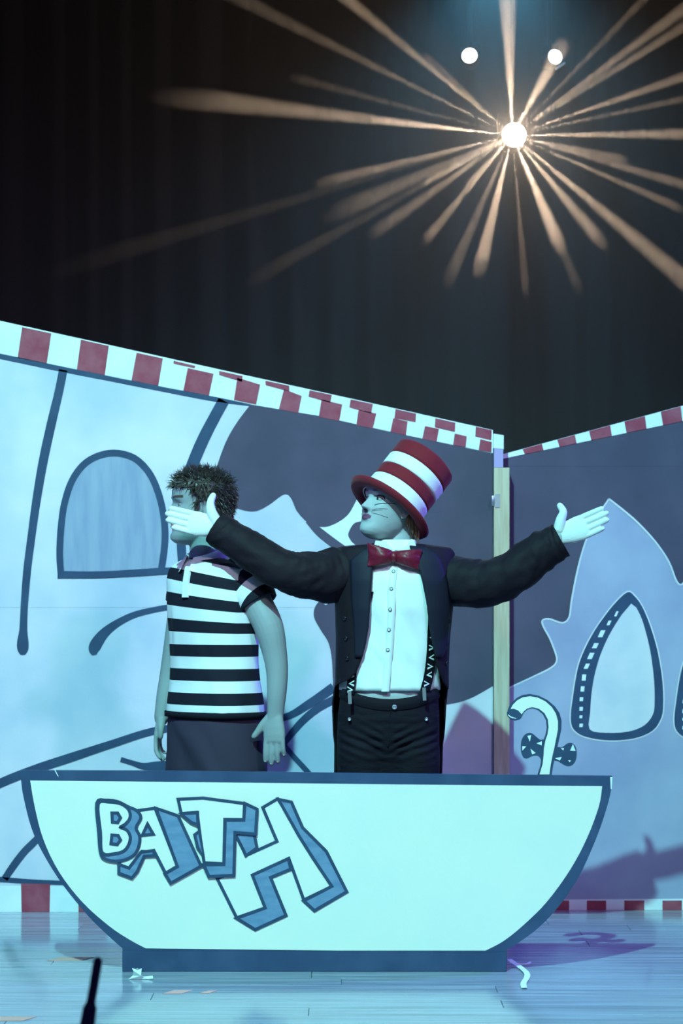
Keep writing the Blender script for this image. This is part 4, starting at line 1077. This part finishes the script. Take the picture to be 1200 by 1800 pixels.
# polo shirt with woven stripes
def stripe_mat():
    m = mat('striped_jersey', (0.8, 0.8, 0.8), 0.8, 0.2, bump=(15, 0.22, (1, 1, 0.6))); nt = m.node_tree
    at = nt.nodes.new('ShaderNodeAttribute'); at.attribute_name = 'stripe'
    fr = nt.nodes.new('ShaderNodeMath'); fr.operation = 'FRACT'; nt.links.new(at.outputs['Fac'], fr.inputs[0])
    cr = nt.nodes.new('ShaderNodeValToRGB'); cr.color_ramp.interpolation = 'CONSTANT'
    cr.color_ramp.elements[0].color = (0.012, 0.012, 0.022, 1); cr.color_ramp.elements[0].position = 0
    cr.color_ramp.elements[1].color = (0.86, 0.87, 0.88, 1); cr.color_ramp.elements[1].position = 0.5
    nt.links.new(fr.outputs[0], cr.inputs[0]); nt.links.new(cr.outputs[0], nt.nodes['Principled BSDF'].inputs['Base Color'])
    return m
M['polo'] = stripe_mat()
def set_stripe(o, fn):
    a = o.data.attributes.new('stripe', 'FLOAT', 'POINT'); g = org(B)
    for i, v in enumerate(o.data.vertices): a.data[i].value = fn(v.co+g)
prow = [(980, 366, 0.070, 0.064, 0.064), (985, 368, 0.110, 0.080, 0.078), (991, 371, 0.150, 0.095, 0.090), (1000, 373, 0.182, 0.108, 0.100), (1020, 375, 0.196, 0.122, 0.110), (1060, 376, 0.192, 0.132, 0.112),
        (1110, 377, 0.183, 0.130, 0.110), (1160, 379, 0.176, 0.128, 0.112), (1200, 380, 0.180, 0.136, 0.120), (1235, 380, 0.190, 0.146, 0.130), (1258, 380, 0.194, 0.150, 0.134)]
def polo_disp(py, t):
    z = py/500
    return 0.006*noise.noise(V((cos(t)*2.2, sin(t)*2.2, z*5)))+0.0035*noise.noise(V((cos(t)*4+z*9, sin(t)*4, z*7)))*(1 if py > 1040 else 0.3)
polo = mk('polo_shirt', loft(bloft(dense(prow, 8), 96, polo_disp)), M['polo'], B, True)
def torso_stripe(p):
    py = HZ-(p.z-EYE)*SB; px = 600+p.x*SB
    k_ = max(0, min(1, (1130-py)/110))
    pyc = py-k_*0.20*max(-60, min(75, px-345))-(0.05*(px-380) if py < 1200 else 0)*0
    return (pyc-1006)/42.0-math.floor(0)+10.0
set_stripe(polo, torso_stripe)
mk('hem_band', loft(bloft([(1249, 380, 0.195, 0.151, 0.135), (1250, 380, 0.199, 0.155, 0.139), (1259, 380, 0.199, 0.155, 0.139), (1260, 380, 0.190, 0.146, 0.130)], 72), True, False), M['black_knit'], polo, True)
def sleeve_part(path, radii, flip):
    o = mk('sleeve', tube(path, radii, 24, (0, -1, 0), (0.03, 0.86), lambda u, th: 0.03*noise.noise(V((u*5, cos(th)*1.5, sin(th)*1.5))), 8), M['polo'], polo, True)
    a0, a1 = V(path[0]), V(path[-1]); d = (a1-a0); L = d.length; d.normalize()
    set_stripe(o, lambda p: 10.0+((p-a0).dot(d)-L)/0.086+0.18 if True else 0)
    return o
sleeve_part([P(405, 1008, 8.37), P(428, 1022, 8.335), P(443, 1042, 8.31), P(455, 1062, 8.295)], [0.062, 0.078, 0.076, 0.070], 1)
sleeve_part([P(345, 1008, 8.51), P(328, 1028, 8.55), P(320, 1060, 8.565)], [0.05, 0.062, 0.062], -1)
# collar and placket
cw = []
# profile of the folded collar: stand inside, fold, leaf outside
for e, up_f, up_b in ((0.004, 990, 972), (0.004, 984, 960), (0.007, 980, 955), (0.013, 981, 956), (0.022, 990, 964), (0.031, 1001, 974)):
    rg = []
    for j in range(61):
        t = R(14)+R(332)*j/60                      # opening of 28 degrees at the throat
        fw = max(0.0, cos(t)); pt = min(t, 2*pi-t)
        py = up_b+(up_f-up_b)*((1+cos(t))/2)**1.2
        if e > 0.015: py += 7*math.exp(-((pt-R(30))/R(14))**2)
        rg.append(bl((0.062+e)*sin(t), -(0.066+e*(1.0+0.5*fw))*cos(t)-0.004, bz(py), 366))
    cw.append(rg)
mk('collar', loft(cw, False, False), M['collar'], polo, True)
def polo_front(py, out, dx=0.0):
    r = lerp_rows(prow, py); return bl(dx, -(r[2]+out), bz(py), r[0])
pv, pf = [], []
for py in range(996, 1056, 6):
    for dx, o_ in ((-0.014, 0.002), (-0.014, 0.010), (0.014, 0.010), (0.014, 0.002)): pv.append(polo_front(py, o_, dx))
k = len(pv)//4
for i in range(k-1):
    for j in range(4): pf.append([i*4+j, i*4+(j+1) % 4, (i+1)*4+(j+1) % 4, (i+1)*4+j])
pf += [[0, 1, 2, 3], [4*k-4, 4*k-3, 4*k-2, 4*k-1]]
mk('placket', (pv, pf), M['collar'], polo)
# shorts
srow = [(1236, 380, 0.178, 0.138, 0.124), (1270, 380, 0.186, 0.146, 0.134), (1310, 380, 0.194, 0.148, 0.142), (1345, 380, 0.198, 0.146, 0.144), (1410, 380, 0.190, 0.138, 0.138)]
sparts = [loft(bloft(dense(srow, 4), 64))]
for sx in (-0.098, 0.098):
    sparts.append(tube([bl(sx, 0, bz(1325)), bl(sx*1.03, 0, 0.60), bl(sx*1.05, 0, 0.44)], [(0.126, 0.092), (0.124, 0.096), (0.118, 0.098)], 32, RB @ V((0, -1, 0)), steps=6, roundcap=False))
sv, sf = voxel(sparts, 0.007, 3)
def short_fold(p):
    u = p.x*9+p.z*7
    return 0.006*noise.noise(V((p.x*10+p.z*6, p.y*10, p.z*4)))+0.006*max(0, sin(u*2.6+1.1*noise.noise(p*6)))**3*max(0, min(1, (0.86-p.z)*12))
sv = [p+(p-V(((380-600)/SB, YB, p.z))).normalized()*short_fold(p) for p in sv]
mk('shorts', (sv, sf), M['shorts'], B, True)
for sx in (-0.095, 0.095):
    mk('shoe', voxel([tube([bl(sx, 0.07, 0.045), bl(sx, -0.02, 0.055), bl(sx, -0.12, 0.04), bl(sx, -0.20, 0.034)], [(0.045, 0.038), (0.055, 0.042), (0.040, 0.048), (0.030, 0.042)], 20, (0, 0, 1), steps=4),
                      tube([bl(sx, 0.07, 0.013), bl(sx, -0.20, 0.013)], [(0.011, 0.044), (0.011, 0.044)], 20, (0, 0, 1))], 0.006, 2), M['shoe'], B, True)

# ------------------------------------------------------------------ small things on the stage
YM = 5.0
mt, mj, mb = P(172, 1690, YM), P(158, 1772, YM), P(146, 1850, YM)
mic = thing('microphone', (mb.x-0.02, YM, 0.0), 'slim black microphone on a stand, out of focus at the stage front', 'microphone')
mk('capsule_tube', tube([mt, mj], [0.0098, 0.0098], 18), M['mic'], mic, True)
mk('grip', tube([mj, P(152, 1812, YM), mb], [0.0150, 0.0165, 0.0165], 18), M['mic'], mic, True)
mk('stand_pole', tube([mb, V((mb.x-0.02, YM, 0.02))], [0.010, 0.010], 14), M['mic'], mic, True)
mk('stand_base', lathe([(0.12, 0.0005), (0.12, 0.012), (0.10, 0.020), (0.02, 0.026), (0.002, 0.026)], Matrix.Translation((mb.x-0.02, YM, 0)), 40, True), M['mic'], mic, True)

def floor_pt(px, py, h=0.0):
    Y = FPX*(EYE-h)/(py-HZ); return V(((px-600)*Y/FPX, Y, h))
rib = [floor_pt(x, yv, h) for x, yv, h in ((894, 1686, 0.022), (901, 1691, 0.016), (914, 1700, 0.006), (925, 1710, 0.004), (926, 1718, 0.003), (920, 1728, 0.002), (921, 1737, 0.003))]
rp = smooth_pts([tuple(p) for p in rib], 4); rv, rf = [], []
for p in rp:
    rv += [p+V((-0.010, 0, 0)), p+V((0.010, 0, 0)), p+V((0.010, 0, 0.001)), p+V((-0.010, 0, 0.001))]
for i in range(len(rp)-1):
    for j in range(4): rf.append([i*4+j, i*4+(j+1) % 4, (i+1)*4+(j+1) % 4, (i+1)*4+j])
tag(mk('tape_strip', (rv, rf), M['tape'], at=(rp[-1].x, rp[-1].y, 0)), 'curling white tape strip on the floor at the right end of the tub', 'tape')
tw = [floor_pt(897, 1692, 0.006), floor_pt(915, 1695, 0.005), floor_pt(928, 1694, 0.006), floor_pt(931, 1691, 0.008)]
tag(mk('tape_scrap', tube(tw, [(0.002, 0.005), (0.002, 0.004), (0.003, 0.007), (0.002, 0.005)], 6, (0, 0, 1), steps=2), M['tape'], at=tuple(floor_pt(915, 1695))), 'thin twisted white tape scrap beside the curling tape strip', 'tape')
random.seed(3); cr_ = []
for i in range(16):
    a = 2*pi*i/16; r_ = random.uniform(0.5, 1.0); cr_.append((241+random.uniform(-1, 1)+ (11 if cos(a) > 0.4 and sin(a) > 0.2 else 8)*cos(a)*r_, 1716+7.5*sin(a)*r_))
q = floor_pt(242, 1722)
cr_v = []; top_v = []
pts = [(-0.030, 0.0), (-0.016, 0.012), (-0.014, 0.03), (-0.019, 0.036), (-0.008, 0.031), (-0.002, 0.038), (0.004, 0.032), (0.012, 0.034), (0.011, 0.014), (0.022, 0.008), (0.048, 0.010), (0.052, 0.004), (0.034, 0.001)]
cr_v = [V((q.x+x, q.y+0.012*sin(i*2.1), 0.0012+z)) for i, (x, z) in enumerate(pts)]; n_ = len(cr_v)
bk_ = [p+V((0, 0.006, 0)) for p in cr_v]
tag(mk('tape_scrap', (cr_v+bk_, [list(range(n_)), list(range(2*n_-1, n_-1, -1))]+[[i, (i+1) % n_, n_+(i+1) % n_, n_+i] for i in range(n_)]), M['tape'], at=(q.x, q.y, 0)), 'crumpled white tape scrap below the left foot of the tub', 'tape')
def mark(px0, px1, py, h, label):
    a, b = floor_pt(px0, py-h/2), floor_pt(px1, py+h/2)
    x0, x1, y0, y1 = min(a.x, b.x), max(a.x, b.x), min(a.y, b.y), max(a.y, b.y)
    v, f = box(x0, x1, y0, y1, 0.0002, 0.0012)
    v = [p+V(((p.y-y0)*0.5, 0, 0)) for p in v]
    tag(mk('floor_mark', (v, f), M['spike'], at=((x0+x1)/2, y0, 0)), label, 'tape')
mark(288, 318, 1744, 6, 'short pink tape mark on the floor in front of the tub')
mark(352, 366, 1744, 5, 'tiny pink tape mark to the right of the other in front of the tub')
mark(88, 142, 1686, 6, 'faint pink tape mark on the floor left of the tub foot')
mark(-20, 40, 1791, 7, 'pink tape mark at the bottom left corner of the stage floor')
